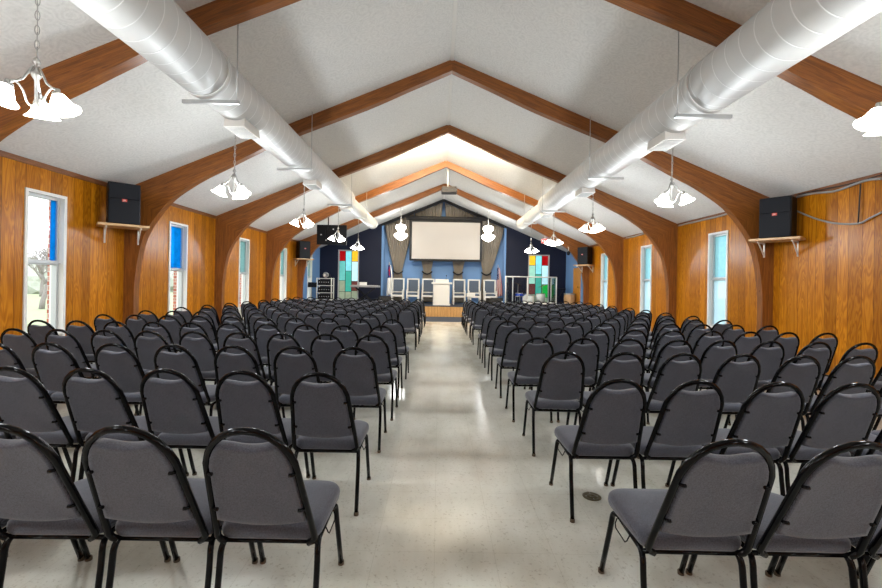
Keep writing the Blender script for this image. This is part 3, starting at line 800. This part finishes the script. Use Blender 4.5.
def stained_window(idx, x0, x1, z1, z0, grid):
    """grid: columns of (colour, height fraction) from the top"""
    w = struct('window_%d' % idx, (lambda b: (box(b, x0, x0+.06, YN+.02, YN+.1, z0, z1), box(b, x1-.06, x1, YN+.02, YN+.1, z0, z1), box(b, x0+.06, x1-.06, YN+.02, YN+.1, z1-.05, z1), box(b, x0+.06, x1-.06, YN+.02, YN+.1, z0, z0+.05), b)[-1])(B()), M['alum'])
    cw = (x1-x0-.12)/3; H = z1-z0-.1
    came = B()
    for c, col in enumerate(grid):
        xa = x0+.06+c*cw; z = z1-.05
        for name, fr in col:
            h = H*fr; bm = B(); box(bm, xa+.008, xa+cw-.008, YN+.05, YN+.07, z-h+.008, z-.008)
            p = obj('coloured_pane', bm, SG[name], w); p['label'] = {'sea': 'sea green', 'clear': 'frosted garden-view', 'pale': 'pale blue'}.get(name, name)+' glass pane'
            box(came, xa-.008, xa+cw+.008, YN+.045, YN+.075, z-h-.01, z-h+.01); z -= h
        if c: box(came, xa-.012, xa+.012, YN+.04, YN+.08, z0+.05, z1-.05)
    obj('came', came, M['black'], w)
stained_window(20, -5.02, -3.98, 3.10, .62, [[('red', .21), ('teal', .41), ('clear', .23), ('clear', .15)], [('aqua', .42), ('jade', .43), ('clear', .15)], [('yellow', .22), ('pale', .41), ('brown', .20), ('clear', .17)]])
stained_window(21, 4.40, 5.46, 3.02, .62, [[('yellow', .21), ('sea', .40), ('brown', .22), ('clear', .17)], [('aqua', .40), ('jade', .45), ('clear', .15)], [('red', .21), ('pale', .41), ('green', .28), ('clear', .10)]])

# curtains
def curtain(label, xa, xb, xt, seed):
    rr = random.Random(seed); t = thing('stage_curtain', label, 'curtain', (xt, 20.8, ST), 0, 'taupe curtains on the stage wall')
    bm = B(); nu, nv = 72, 26; G = []
    zt = 2.05
    for j in range(nv+1):
        v = j/nv; row = []
        for i in range(nu+1):
            u = i/nu; xtop = xa+(xb-xa)*u; ztop = ceil_z(xtop)-.12
            zb = ST+.03
            vt = .66
            if v < vt:
                q = v/vt; z = ztop+(zt-ztop)*q; k = 1-(1-q)**1.0
                e = q**1.25; x = xtop*(1-e)+(xt+(u-.5)*.36)*e; amp = .035*(1-e)+.03*e
            else:
                q = (v-vt)/(1-vt); z = zt+(zb-zt)*q; wd = .36+.25*math.sqrt(q) ; x = xt+(u-.5)*wd; amp = .035
            y = amp*math.sin(u*PI*2*11+seed)*(.8+.3*math.sin(u*17+seed))
            row.append(bm.verts.new((x-xt, y, z-ST)))
        G.append(row)
    for j in range(nv):
        for i in range(nu):
            f = bm.faces.new((G[j][i], G[j][i+1], G[j+1][i+1], G[j+1][i])); f.smooth = True
    c = obj('cloth', bm, M['curtain'], t); md = c.modifiers.new('s', 'SOLIDIFY'); md.thickness = .006
    bm = B(); P = [(.23*math.cos(a)*1.0, -.075*math.sin(a)-.0, zt-ST-.02+.06*math.cos(2*a)) for a in [2*PI*k/20 for k in range(20)]]
    tube(bm, P, .035, 8, closed=True); obj('tie_band', bm, M['blackcloth'], t)
curtain('taupe curtain tied back at the far left of the stage wall', -2.74, -1.30, -2.06, 1)
curtain('taupe curtain tied back behind the screen, left of the lectern', -1.28, .13, -.60, 2)
curtain('taupe curtain tied back behind the screen, right of the lectern', .22, 1.72, .94, 3)
curtain('taupe curtain tied back at the far right of the stage wall', 1.74, 3.18, 2.36, 4)

# projection screen
t = thing('projection_screen', 'large pale projection screen with black border at the centre of the stage wall', 'projection screen', (.30, 20.3, 2.6))
bm = B(); box(bm, -1.70, 1.70, 0, .02, .08, 1.92); obj('screen_cloth', bm, M['screen'], t)
bm = B()
for q in ((-1.77, -1.66), (1.66, 1.77)): box(bm, q[0], q[1], -.01, .03, 0.03, 2.0)
box(bm, -1.66, 1.66, -.01, .03, 0.03, .10); box(bm, -1.66, 1.66, -.01, .03, 1.9, 2.0); obj('border', bm, M['black'], t)
bm = B(); bbox(bm, -1.95, 1.95, -.08, .10, 2.0, 2.17, .02, 2); obj('case', bm, M['black'], t)
bm = B(); box(bm, -1.75, 1.75, -.02, .04, .0, .03); obj('weight_bar', bm, M['black'], t)
bm = B()
for sx in (-1.5, 1.5): tube(bm, [(sx, .01, 2.16), (sx, .01, ceil_z(.30+sx)-2.6)], .012, 6)
obj('hanger', bm, M['black'], t)

# projector
t = thing('projector', 'grey projector hanging from the roof peak before the screen', 'projector', (.30, 14.6, 4.66))
bm = B(); bbox(bm, -.27, .27, -.2, .2, 0, .17, .03, 3); obj('body', bm, plain('projector_grey', (44, 42, 44), .6), t)
bm = B(); bbox(bm, -.25, .25, -.18, .18, .17, .22, .02, 2); obj('top_cover', bm, plain('projector_top', (84, 78, 74), .6), t)
bm = B(); lathe(bm, [(.05, 0), (.06, .03), (.045, .05), (.04, .035), (.001, .03)], (0, 0, 0), 18, mat=Matrix.Rotation(-PI/2, 3, 'X')); bmesh.ops.translate(bm, verts=bm.verts, vec=(.1, .19, .09)); obj('lens', bm, M['black'], t)
bm = B(); tube(bm, [(-.05, 0, .2), (-.05, 0, ceil_z(.25)-4.66)], .025, 8); box(bm, -.2, .1, -.08, .08, .2, .23); lathe(bm, [(.08, ceil_z(.25)-4.68), (.08, ceil_z(.25)-4.72)], (-.05, 0, 0), cap=True); obj('mount', bm, M['white'], t)
bm = B()
for k in range(9): box(bm, -.2+k*.045, -.18+k*.045, -.204, -.199, .03, .12)
obj('vent', bm, M['black'], t)

# hanging screen (back) on a pole
t = thing('hanging_monitor', 'flat black screen hanging from the ceiling on a pole, left of the stage', 'monitor', (-3.92, 15.1, 2.84))
bm = B(); bbox(bm, -.54, .54, -.03, .04, 0, .72, .012, 2); obj('casing', bm, M['black'], t)
bm = B(); bbox(bm, -.22, .22, -.06, -.028, .18, .54, .01, 1); obj('mount_plate', bm, M['black'], t)
bm = B(); tube(bm, [(-.12, -.05, .3), (-.12, -.05, ceil_z(-4.04)-2.84)], .022, 8); lathe(bm, [(.07, ceil_z(-4.04)-2.84), (.07, ceil_z(-4.04)-2.89)], (-.12, -.05, 0), cap=True); obj('pole', bm, M['black'], t)
for px_, pz in ((.06, .56), (-.38, .36), (-.2, .16), (.42, .2)):
    bm = B(); lathe(bm, [(.022, 0), (.022, .012), (.015, .016), (.001, .017)], (0, 0, 0), 12, mat=Matrix.Rotation(PI/2, 3, 'X')); bmesh.ops.translate(bm, verts=bm.verts, vec=(px_, -.03, pz)); obj('round_cap', bm, M['white'], t)

# exit sign
t = thing('exit_sign', 'red lit exit sign under the ceiling on the right of the stage', 'exit sign', (4.88, 19.3, 3.45))
bm = B(); bbox(bm, -.17, .17, -.03, .03, 0, .21, .008, 1); obj('housing', bm, M['white'], t)
bm = B(); box(bm, -.155, .155, -.034, -.03, .012, .198); fc = obj('face', bm, emit('exit_red', (225, 40, 36), 1.2), t)
bm = text_bm('EXIT', .15, .001); bm.transform(Matrix.Translation((0, -.036, .105)) @ Matrix.Rotation(PI/2, 4, 'X')); obj('lettering', bm, emit('exit_letters', (255, 215, 205), 1.5), fc)
bm = B(); box(bm, -.03, .03, -.02, .02, .21, ceil_z(4.88)-3.45+.0); obj('bracket', bm, M['white'], t)

# high-backed stage chairs
def stage_chair():
    t = thing('stage_armchair', 'x', 'armchair')
    bm = B()
    for sx in (-1, 1): bbox(bm, sx*.265-.035, sx*.265+.035, .20, .26, .0, 1.20, .008, 1)
    bbox(bm, -.30, .30, .20, .26, 1.14, 1.20, .008, 1); bbox(bm, -.23, .23, .21, .25, .52, .58, .006, 1); obj('back_frame', bm, M['white'], t)
    bm = B(); bbox(bm, -.232, .232, .195, .245, .57, 1.14, .02, 2); obj('back_pad', bm, M['uphol'], t)
    for sx in (-1, 1):
        bm = B(); bbox(bm, sx*.265-.03, sx*.265+.03, -.28, -.22, 0, .62, .006, 1); obj('leg', bm, M['white'], t)
        bm = B(); bbox(bm, sx*.265-.035, sx*.265+.035, -.30, .2, .62, .66, .008, 1); obj('armrest', bm, M['white'], t)
    bm = B(); bbox(bm, -.234, .234, -.27, .2, .33, .42, .006, 1); obj('seat_rail', bm, M['white'], t)
    bm = B(); bbox(bm, -.232, .232, -.27, .2, .42, .50, .025, 2); obj('seat_cushion', bm, M['uphol'], t)
    return t
sc = stage_chair()
slabs = ['white high-backed stage chair with slate padding, leftmost, beside the white and blue flag', 'white high-backed stage chair, second from the left', 'white high-backed stage chair just left of the lectern',
         'white high-backed stage chair just right of the lectern', 'white high-backed stage chair behind the small pedestal table', 'white high-backed stage chair, rightmost, beside the striped flag']
for i, px in enumerate((397.8, 413, 428.2, 459.3, 474.3, 490.2)):
    t = sc if i == 0 else copy_tree(sc)
    t.location = ((px-439)*19.8/F, 19.8, ST); t.rotation_euler = (0, 0, 0); tag(t, slabs[i], 'armchair', 'white stage chairs')

# lectern
t = thing('lectern', 'white wooden lectern at the centre of the stage', 'lectern', (.13, 18.8, ST))
bm = B(); bbox(bm, -.35, .35, -.2, .2, .06, .95, .01, 1); obj('body', bm, M['white'], t)
bm = B(); bbox(bm, -.39, .39, -.24, .24, 0, .06, .008, 1); obj('plinth', bm, M['white'], t)
bm = B()
for q in ((-.28, .28, .16, .19), (-.28, .28, .83, .86)): box(bm, q[0], q[1], -.215, -.2, q[2], q[3])
for q in (-.28, .25): box(bm, q, q+.03, -.215, -.2, .19, .83)
box(bm, -.12, .12, -.212, -.2, .62, .65)
obj('panel_moulding', bm, M['white'], t)
bm = B(); bbox(bm, -.46, .46, -.28, .28, .95, 1.03, .012, 1); obj('ledge', bm, M['white'], t)
bm = B(); bbox(bm, -.30, .30, -.18, .18, 1.03, 1.17, .012, 1); obj('book_rest', bm, M['white'], t)
t = thing('microphone', 'small black gooseneck microphone on the lectern', 'microphone', (.32, 18.75, ST+1.171))
bm = B(); lathe(bm, [(.035, 0), (.035, .012), (.01, .02)], seg=12, cap=True); obj('base', bm, M['black'], t)
bm = B(); tube(bm, catmull([(0, 0, .01), (0, 0, .08), (.01, .03, .14)], 3), .006, 6); obj('gooseneck', bm, M['black'], t)
bm = B(); lathe(bm, [(.002, -.03), (.022, -.02), (.024, .01), (.015, .03), (.002, .035)], (.012, .04, .16), 10); obj('head', bm, M['black'], t)
# communion pedestal
t = thing('pedestal_table', 'small white pedestal table on the stage right of the lectern', 'table', (1.45, 18.95, ST))
bm = B(); bbox(bm, -.19, .19, -.14, .14, .39, .55, .01, 1); obj('top_box', bm, M['white'], t)
bm = B(); tube(bm, [(0, 0, .03), (0, 0, .4)], .035, 10); obj('post', bm, M['white'], t)
bm = B(); bbox(bm, -.15, .15, -.12, .12, 0, .035, .01, 1); obj('base', bm, M['white'], t)

# flags
def flag(label, X, ztop, mat, w):
    t = thing('flag', label, 'flag', (X, 20.27, ST))
    bm = B(); lathe(bm, [(.13, 0), (.13, .02), (.03, .05), (.02, .07)], seg=18, cap=True); obj('stand', bm, M['brass'], t)
    H = ztop-ST; bm = B(); tube(bm, [(0, 0, .04), (0, 0, H-.08)], .013, 8); obj('pole', bm, M['shelf'], t)
    bm = B(); lathe(bm, [(.012, H-.1), (.03, H-.07), (.012, H-.05), (.022, H-.02), (.002, H+.02)], seg=10); obj('finial', bm, M['nickel'], t)
    bm = B(); uv = bm.loops.layers.uv.new('UVMap'); nu, nv = 30, 14; G = []
    for j in range(nv+1):
        v = j/nv; row = []
        for i in range(nu+1):
            u = i/nu; ww = w*(.35+.65*v**.8); x = (u-.35)*ww + .02*math.sin(v*3)
            y = .05*math.sin(u*15+v*1.5)*(.4+.6*v)-.03
            row.append((bm.verts.new((x, y, (H-.14)*(1-v)+(.32+.12*u)*v)), (u, 1-v)))
        G.append(row)
    for j in range(nv):
        for i in range(nu):
            q = (G[j][i], G[j][i+1], G[j+1][i+1], G[j+1][i]); f = bm.faces.new([a[0] for a in q]); f.smooth = True
            for lp, a in zip(f.loops, q): lp[uv].uv = a[1]
    c = obj('cloth', bm, mat, t); md = c.modifiers.new('s', 'SOLIDIFY'); md.thickness = .004
flag('white flag with blue canton and red cross, furled on a pole, stage left', -2.44, 2.50, M['crossflag'], .36)
flag('furled red and white striped flag with blue starred canton beside the drum shield', 2.86, 2.46, M['usflag'], .34)

# equipment rack on the left
t = thing('equipment_rack', 'white-framed rack of black sound equipment by the left navy wall', 'equipment rack', (-5.19, 19.0, ST))
for sx in (-.33, .33):
    for sy in (-.2, .2): bm = B(); tube(bm, [(sx, sy, .06), (sx, sy, 1.15)], .025, 8); obj('post', bm, M['white'], t)
for z in (.15, .45, .78, 1.1):
    bm = B(); bbox(bm, -.35, .35, -.23, .23, z, z+.03, .006, 1); obj('shelf', bm, M['white'], t)
for sx in (-.33, .33):
    for sy in (-.2, .2):
        bm = B(); lathe(bm, [(.001, -.03), (.03, -.02), (.03, .02), (.001, .03)], (0, 0, 0), 12, mat=Matrix.Rotation(PI/2, 3, 'Y')); bmesh.ops.translate(bm, verts=bm.verts, vec=(sx, sy, .03)); obj('caster', bm, M['black'], t)
def amp(X, z, w, h, label):
    a = thing('amplifier', label, 'amplifier', (-5.19+X, 19.0, ST+z), 0)
    bm = B(); bbox(bm, -w/2, w/2, -.19, .19, 0, h, .01, 1); obj('case', bm, M['black'], a)
    for k in range(5):
        bm = B(); lathe(bm, [(.02, 0), (.018, .02), (.001, .021)], (0, 0, 0), 8, mat=Matrix.Rotation(PI/2, 3, 'X')); bmesh.ops.translate(bm, verts=bm.verts, vec=(-w*.36+k*w*.18, -.19, h*.55)); obj('knob', bm, M['alum'], a)
amp(0, .181, .58, .22, 'black amplifier on the lowest shelf of the rack')
amp(0, .481, .58, .24, 'black amplifier on the middle shelf of the rack')
amp(-.01, .811, .56, .25, 'black amplifier on the upper shelf of the rack')
t = thing('stage_light', 'round silver-faced lamp lying on top of the equipment rack', 'lamp', (-5.15, 19.0, ST+1.131))
bm = B(); lathe(bm, [(.06, .14), (.11, .02), (.13, -.1), (.12, -.11), (.05, -.02), (.001, .0)], (0, 0, 0), 16, mat=Matrix.Rotation(-PI/2, 3, 'X')); bmesh.ops.translate(bm, verts=bm.verts, vec=(0, 0, .15)); obj('can', bm, M['nickel'], t)
bm = B(); bbox(bm, -.17, .17, -.08, .08, 0, .025, .006, 1); bbox(bm, -.17, -.14, -.03, .03, .02, .18, .004, 1); bbox(bm, .14, .17, -.03, .03, .02, .18, .004, 1); obj('yoke', bm, M['black'], t)
# keyboard
t = thing('keyboard', 'long keyboard with pale edge on a black stand before the left navy wall', 'keyboard', (-3.45, 19.5, ST))
bm = B()
for s in (-1, 1): tube(bm, [(-.45*s, -.15, .02), (.45*s, -.15, .72)], .02, 8); tube(bm, [(-.45*s, .15, .02), (.45*s, .15, .72)], .02, 8)
for s in (-1, 1): tube(bm, [(.45*s, -.22, .02), (.45*s, .22, .02)], .02, 8); tube(bm, [(.45*s, -.2, .72), (.45*s, .2, .72)], .018, 8)
obj('stand', bm, M['black'], t)
bm = B(); bbox(bm, -.68, .68, -.17, .17, .74, .83, .012, 1); obj('body', bm, plain('keyboard_grey', (150, 150, 152), .4), t)
bm = B()
for k in range(36): box(bm, -.62+k*.0345, -.59+k*.0345, -.15, -.02, .83, .84)
obj('keys', bm, M['white'], t)
bm = B(); bbox(bm, -.3, .05, .08, .12, .83, .98, .006, 1); obj('music_rest', bm, M['white'], t)
# mic stand left of rack
t = thing('music_stand', 'thin black music stand beside the left stage window', 'music stand', (-5.68, 18.5, ST))
bm = B(); tube(bm, [(0, 0, .05), (0, 0, .75)], .012, 6); obj('pole', bm, M['black'], t)
for k in range(3):
    a = 2*PI*k/3; bm = B(); tube(bm, [(0, 0, .12), (.2*math.cos(a), .2*math.sin(a), .01)], .01, 6); obj('leg', bm, M['black'], t)
bm = B(); bbox(bm, -.2, .2, -.02, .0, .72, .95, .006, 1, Matrix.Rotation(-.2, 4, 'X')); obj('desk', bm, M['black'], t)
# wedge monitors
def wedge(X, Y, label, rz=0):
    t = thing('floor_monitor', label, 'stage monitor', (X, Y, ST), rz, 'wedge monitors along the stage front')
    bm = B(); P = [(-.22, 0), (.2, 0), (.22, .12), (.0, .38), (-.16, .34)]
    a = [bm.verts.new((-.27, y, z)) for y, z in P]; b_ = [bm.verts.new((.27, y, z)) for y, z in P]
    bm.faces.new(a); bm.faces.new(b_[::-1])
    for i in range(5): bm.faces.new((a[i], a[(i+1) % 5], b_[(i+1) % 5], b_[i]))
    bmesh.ops.bevel(bm, geom=list(bm.edges), offset=.012, segments=2, affect='EDGES'); obj('cabinet', bm, M['black'], t)
    bm = B(); bbox(bm, -.23, .23, -.008, .012, .02, .3, .005, 1, Matrix.Translation((0, .215, .12)) @ Matrix.Rotation(math.radians(40), 4, 'X')); obj('grille', bm, M['speakergrille'], t)
wedge(-2.45, 18.85, 'black wedge monitor on the stage below the white and blue flag', .3)
wedge(2.62, 18.85, 'black wedge monitor on the stage below the striped flag', -.3)

# drum shield
t = thing('drum_shield', 'clear drum shield with white frame on the right of the stage', 'drum shield', (4.15, 18.75, ST))
posts = [(-1.14, 0), (-.16, 0), (1.14, 0), (-.62, 1.15), (1.2, 1.1)]
def rail(a, b_, z):
    bm = B(); tube(bm, [(a[0], a[1], z), (b_[0], b_[1], z)], .028, 8); obj('rail', bm, M['white'], t)
for p in posts:
    bm = B(); tube(bm, [(p[0], p[1], 0), (p[0], p[1], 1.34)], .03, 8); obj('post', bm, M['white'], t)
for a, b_ in ((posts[0], posts[1]), (posts[1], posts[2]), (posts[0], posts[3]), (posts[2], posts[4])):
    for z in (.06, 1.34): rail(a, b_, z)
    bm = B(); d = Vector((b_[0]-a[0], b_[1]-a[1], 0)); nn = Vector((-d.y, d.x, 0)).normalized()*.003; q = []
    for s in (-1, 1):
        for (pt, z) in ((a, .08), (b_, .08), (b_, 1.32), (a, 1.32)): q.append(bm.verts.new(Vector((pt[0], pt[1], z))+nn*s))
    bm.faces.new(q[:4]); bm.faces.new(q[4:][::-1])
    for i in range(4): bm.faces.new((q[i], q[(i+1) % 4], q[4+(i+1) % 4], q[4+i]))
    obj('clear_panel', bm, M['acrylic'], t)
bm = B(); bbox(bm, -.3, 1.1, -.1, -.03, .08, .2, .02, 2); obj('foot_padding', bm, M['white'], t)
def drum(name, label, X, Y, z, r, h, shell, axis='Z', stand=True, tilt=0):
    t = thing(name, label, 'drum', (X, Y, ST)); R = Matrix.Rotation(PI/2, 3, 'X') if axis == 'Y' else Matrix.Rotation(tilt, 3, 'X')
    o = Vector((0, 0, z)); bm = B(); lathe(bm, [(r, -h/2), (r, h/2)], o, 24, True, R); obj('shell', bm, shell, t)
    for e in (-1, 1):
        bm = B(); lathe(bm, [(r+.008, e*h/2-.012), (r+.008, e*h/2+.012), (r-.012, e*h/2+.012)], o, 24, False, R); obj('hoop', bm, M['nickel'], t)
        bm = B(); lathe(bm, [(r-.005, e*h/2+.001), (r-.005, e*h/2+.006)], o, 24, True, R); obj('skin', bm, M['drumskin'], t)
    if stand:
        for k in range(3):
            a = 2*PI*k/3+.4; bm = B()
            if axis == 'Y': 
                if k == 0: continue
                sx = 1 if k == 1 else -1; tube(bm, [(sx*r*.9, 0, z*.8), (sx*(r+.08), -.1, .01)], .01, 6)
            else: tube(bm, [(r*.98*math.cos(a), r*.98*math.sin(a), z), (r*1.25*math.cos(a), r*1.25*math.sin(a), .01)], .01, 6)
            obj('leg', bm, M['nickel'], t)
drum('bass_drum', 'blue bass drum inside the clear drum shield', 4.15, 19.55, .29, .27, .4, M['bluepaint'], 'Y')
drum('snare_drum', 'blue snare drum at the left inside the drum shield', 3.72, 19.25, .52, .17, .14, M['bluepaint'])
drum('floor_tom', 'white floor tom at the right inside the drum shield', 4.72, 19.3, .4, .2, .36, M['white'])
drum('rack_tom', 'white tom standing left of the bass drum front in the drum shield', 4.2, 19.0, .3, .15, .4, M['white'])
def cymbal(X, Y, z, label, tilt):
    t = thing('cymbal_stand', label, 'cymbal', (X, Y, ST), 0, 'cymbals of the drum kit')
    bm = B(); lathe(bm, [(.2, -.012), (.08, .006), (.03, .012), (.02, .03), (.003, .032)], (0, 0, z), 24, False, Matrix.Rotation(tilt, 3, 'Y')); c = obj('cymbal', bm, M['cymbal'], t)
    md = c.modifiers.new('s', 'SOLIDIFY'); md.thickness = .003
    bm = B(); tube(bm, [(0, 0, .1), (0, 0, z)], .01, 6); obj('pole', bm, M['nickel'], t)
    for k in range(3):
        a = 2*PI*k/3; bm = B(); tube(bm, [(0, 0, .25), (.22*math.cos(a), .22*math.sin(a), .01)], .009, 6); obj('leg', bm, M['nickel'], t)
cymbal(3.74, 19.68, 1.0, 'tilted cymbal at the left of the drum kit', .5)
cymbal(4.9, 19.72, .95, 'cymbal at the right of the drum kit', -.3)
# stand with black desk between shield and conga
t = thing('percussion_table', 'black percussion table between the drum shield and the conga', 'table', (5.68, 19.7, ST))
bm = B(); bbox(bm, -.28, .28, -.18, .18, .78, .84, .01, 1); obj('table_top', bm, M['black'], t)
bm = B()
for s in (-1, 1): tube(bm, [(-.2*s, 0, .02), (.2*s, 0, .78)], .014, 6)
for s in (-1, 1): tube(bm, [(.2*s, -.16, .02), (.2*s, .16, .02)], .014, 6)
obj('stand', bm, M['black'], t)
t = thing('conga_drum', 'tan wooden barrel drum with white skin at the right end of the stage', 'drum', (5.92, 18.85, ST))
bm = B(); lathe(bm, [(.17, 0), (.2, .1), (.235, .25), (.25, .38), (.24, .6), (.235, .62)], seg=26, cap=True); obj('shell', bm, M['congawood'], t)
bm = B(); lathe(bm, [(.245, .57), (.25, .60), (.25, .62), (.235, .63)], seg=26); obj('hoop', bm, M['nickel'], t)
bm = B(); lathe(bm, [(.236, .621), (.236, .63)], seg=26, cap=True); obj('skin', bm, M['drumskin'], t)

# door on the right side wall of the stage area
bm = B(); box(bm, XR-.03, XR-.001, 18.42, 18.50, ST+.001, 2.25); box(bm, XR-.03, XR-.001, 19.28, 19.36, ST+.001, 2.25); box(bm, XR-.03, XR-.001, 18.42, 19.36, 2.25, 2.32)
dr = struct('door_1', bm, M['doorwood'])
bm = B(); box(bm, XR-.02, XR-.002, 18.50, 19.28, ST+.002, 2.249); obj('door_leaf', bm, M['doorwood'], dr)
bm = B(); lathe(bm, [(.012, 0), (.012, -.04), (.03, -.05), (.03, -.075), (.002, -.08)], (0, 0, 0), 12, mat=Matrix.Rotation(PI/2, 3, 'Y')); bmesh.ops.translate(bm, verts=bm.verts, vec=(XR-.02, 18.6, 1.45)); obj('door_handle', bm, M['brass'], dr)

# small camera under last right arch
t = thing('ceiling_camera', 'small black camera hanging at the last right arch near the stage', 'camera', (5.36, 17.3, 2.88))
bm = B(); lathe(bm, [(.001, -.12), (.05, -.1), (.07, -.05), (.07, .02), (.03, .06)], seg=14); obj('body', bm, M['black'], t)
bm = B(); tube(bm, [(0, 0, .05), (0, 0, .2), (0, .079, .24)], .014, 6); obj('bracket', bm, M['white'], t)

# ------------------------------------------------------------------ outside trees
def tree(x, y, h, seed, label):
    rr = random.Random(seed); t = thing('bare_tree', label, 'tree', (x, y, -.16), 0, 'bare trees outside the left windows')
    bt, bb = B(), B()
    def grow(bm_, p, d, L, r, lev):
        n = 4; pts = [p.copy()]; q = p.copy(); dd = d.copy()
        for i in range(n):
            dd = (dd+Vector((rr.uniform(-.18, .18), rr.uniform(-.18, .18), rr.uniform(-.05, .12)))).normalized(); q = q+dd*L/n; pts.append(q.copy())
        tube(bm_, pts, [r*(1-.12*i) for i in range(n+1)], 5)
        if lev < 4:
            for i in range(4 if lev else 5):
                a = rr.uniform(0, 2*PI); s = rr.uniform(.5, .95)
                nd_ = (dd*.75+Vector((math.cos(a)*s, math.sin(a)*s, rr.uniform(.05, .6)))).normalized()
                grow(bb, pts[rr.randint(2, n)], nd_, L*rr.uniform(.55, .75), r*.5, lev+1)
    grow(bt, Vector((0, 0, 0)), Vector((0, 0, 1)), h*.28, h*.022, 0)
    obj('trunk', bt, M['bark'], t); obj('branches', bb, M['bark'], t)
tree(-20.5, 21.5, 6.2, 5, 'bare grey tree on the lawn outside the near left window')
tree(-34, 35.6, 7.0, 8, 'bare grey tree far across the lawn to the left')
tree(-15, 25.2, 4.6, 12, 'smaller bare tree outside the blue left window')
rr = random.Random(4)
for i, (x, y, w, h) in enumerate(((-48, 44, 9, 3.2), (-42, 58, 10, 3.6), (-55, 34, 8, 3.4), (-24, 50, 6, 2.8))):
    bm = B(); bmesh.ops.create_icosphere(bm, subdivisions=4, radius=1)
    for v in bm.verts:
        k = 1+.12*math.sin(v.co.x*9+i)*math.sin(v.co.y*8)+rr.uniform(-.06, .06); v.co = Vector((v.co.x*w*k, v.co.y*w*.6*k, max(v.co.z, -.3)*h*k))
    o = obj('hedge', bm, M['leaf'], None, (x, y, .6)); tag(o, ['grey-green bushes on the skyline beyond the near left window', 'distant grey-green bushes behind the far bare tree', 'grey-green bushes at the far left edge of the lawn', 'low hedge outside the blue left window'][i], 'hedge', 'bushes beyond the lawn')

# ------------------------------------------------------------------ light, world, camera
w = bpy.data.worlds.new('World'); bpy.context.scene.world = w; w.use_nodes = True
nt = w.node_tree; bg = nt.nodes['Background']
sk = nd(nt, 'ShaderNodeTexSky', sky_type='HOSEK_WILKIE'); sk.turbidity = 8; sk.sun_direction = (-.2, .5, .8)
nt.links.new(mix(nt, .88, sk.outputs[0], (.93, .97, 1, 1)), bg.inputs[0]); bg.inputs[1].default_value = 2.2

cam = bpy.data.cameras.new('camera'); co = bpy.data.objects.new('camera', cam); C.objects.link(co)
cam.sensor_width = 36; cam.lens = F/882*36; cam.shift_x = 2/882; cam.shift_y = -10/882; cam.clip_start = .05; cam.clip_end = 300
co.matrix_world = Matrix.Translation((0, 0, HC)) @ Matrix.Rotation(PI/2, 4, 'X') @ Matrix.Rotation(roll, 4, 'Z')
S = bpy.context.scene; S.camera = co
S.view_settings.view_transform = 'Standard'; S.view_settings.look = 'None'; S.view_settings.gamma = 1; S.view_settings.use_curve_mapping = False
S.view_settings.exposure = 0.85
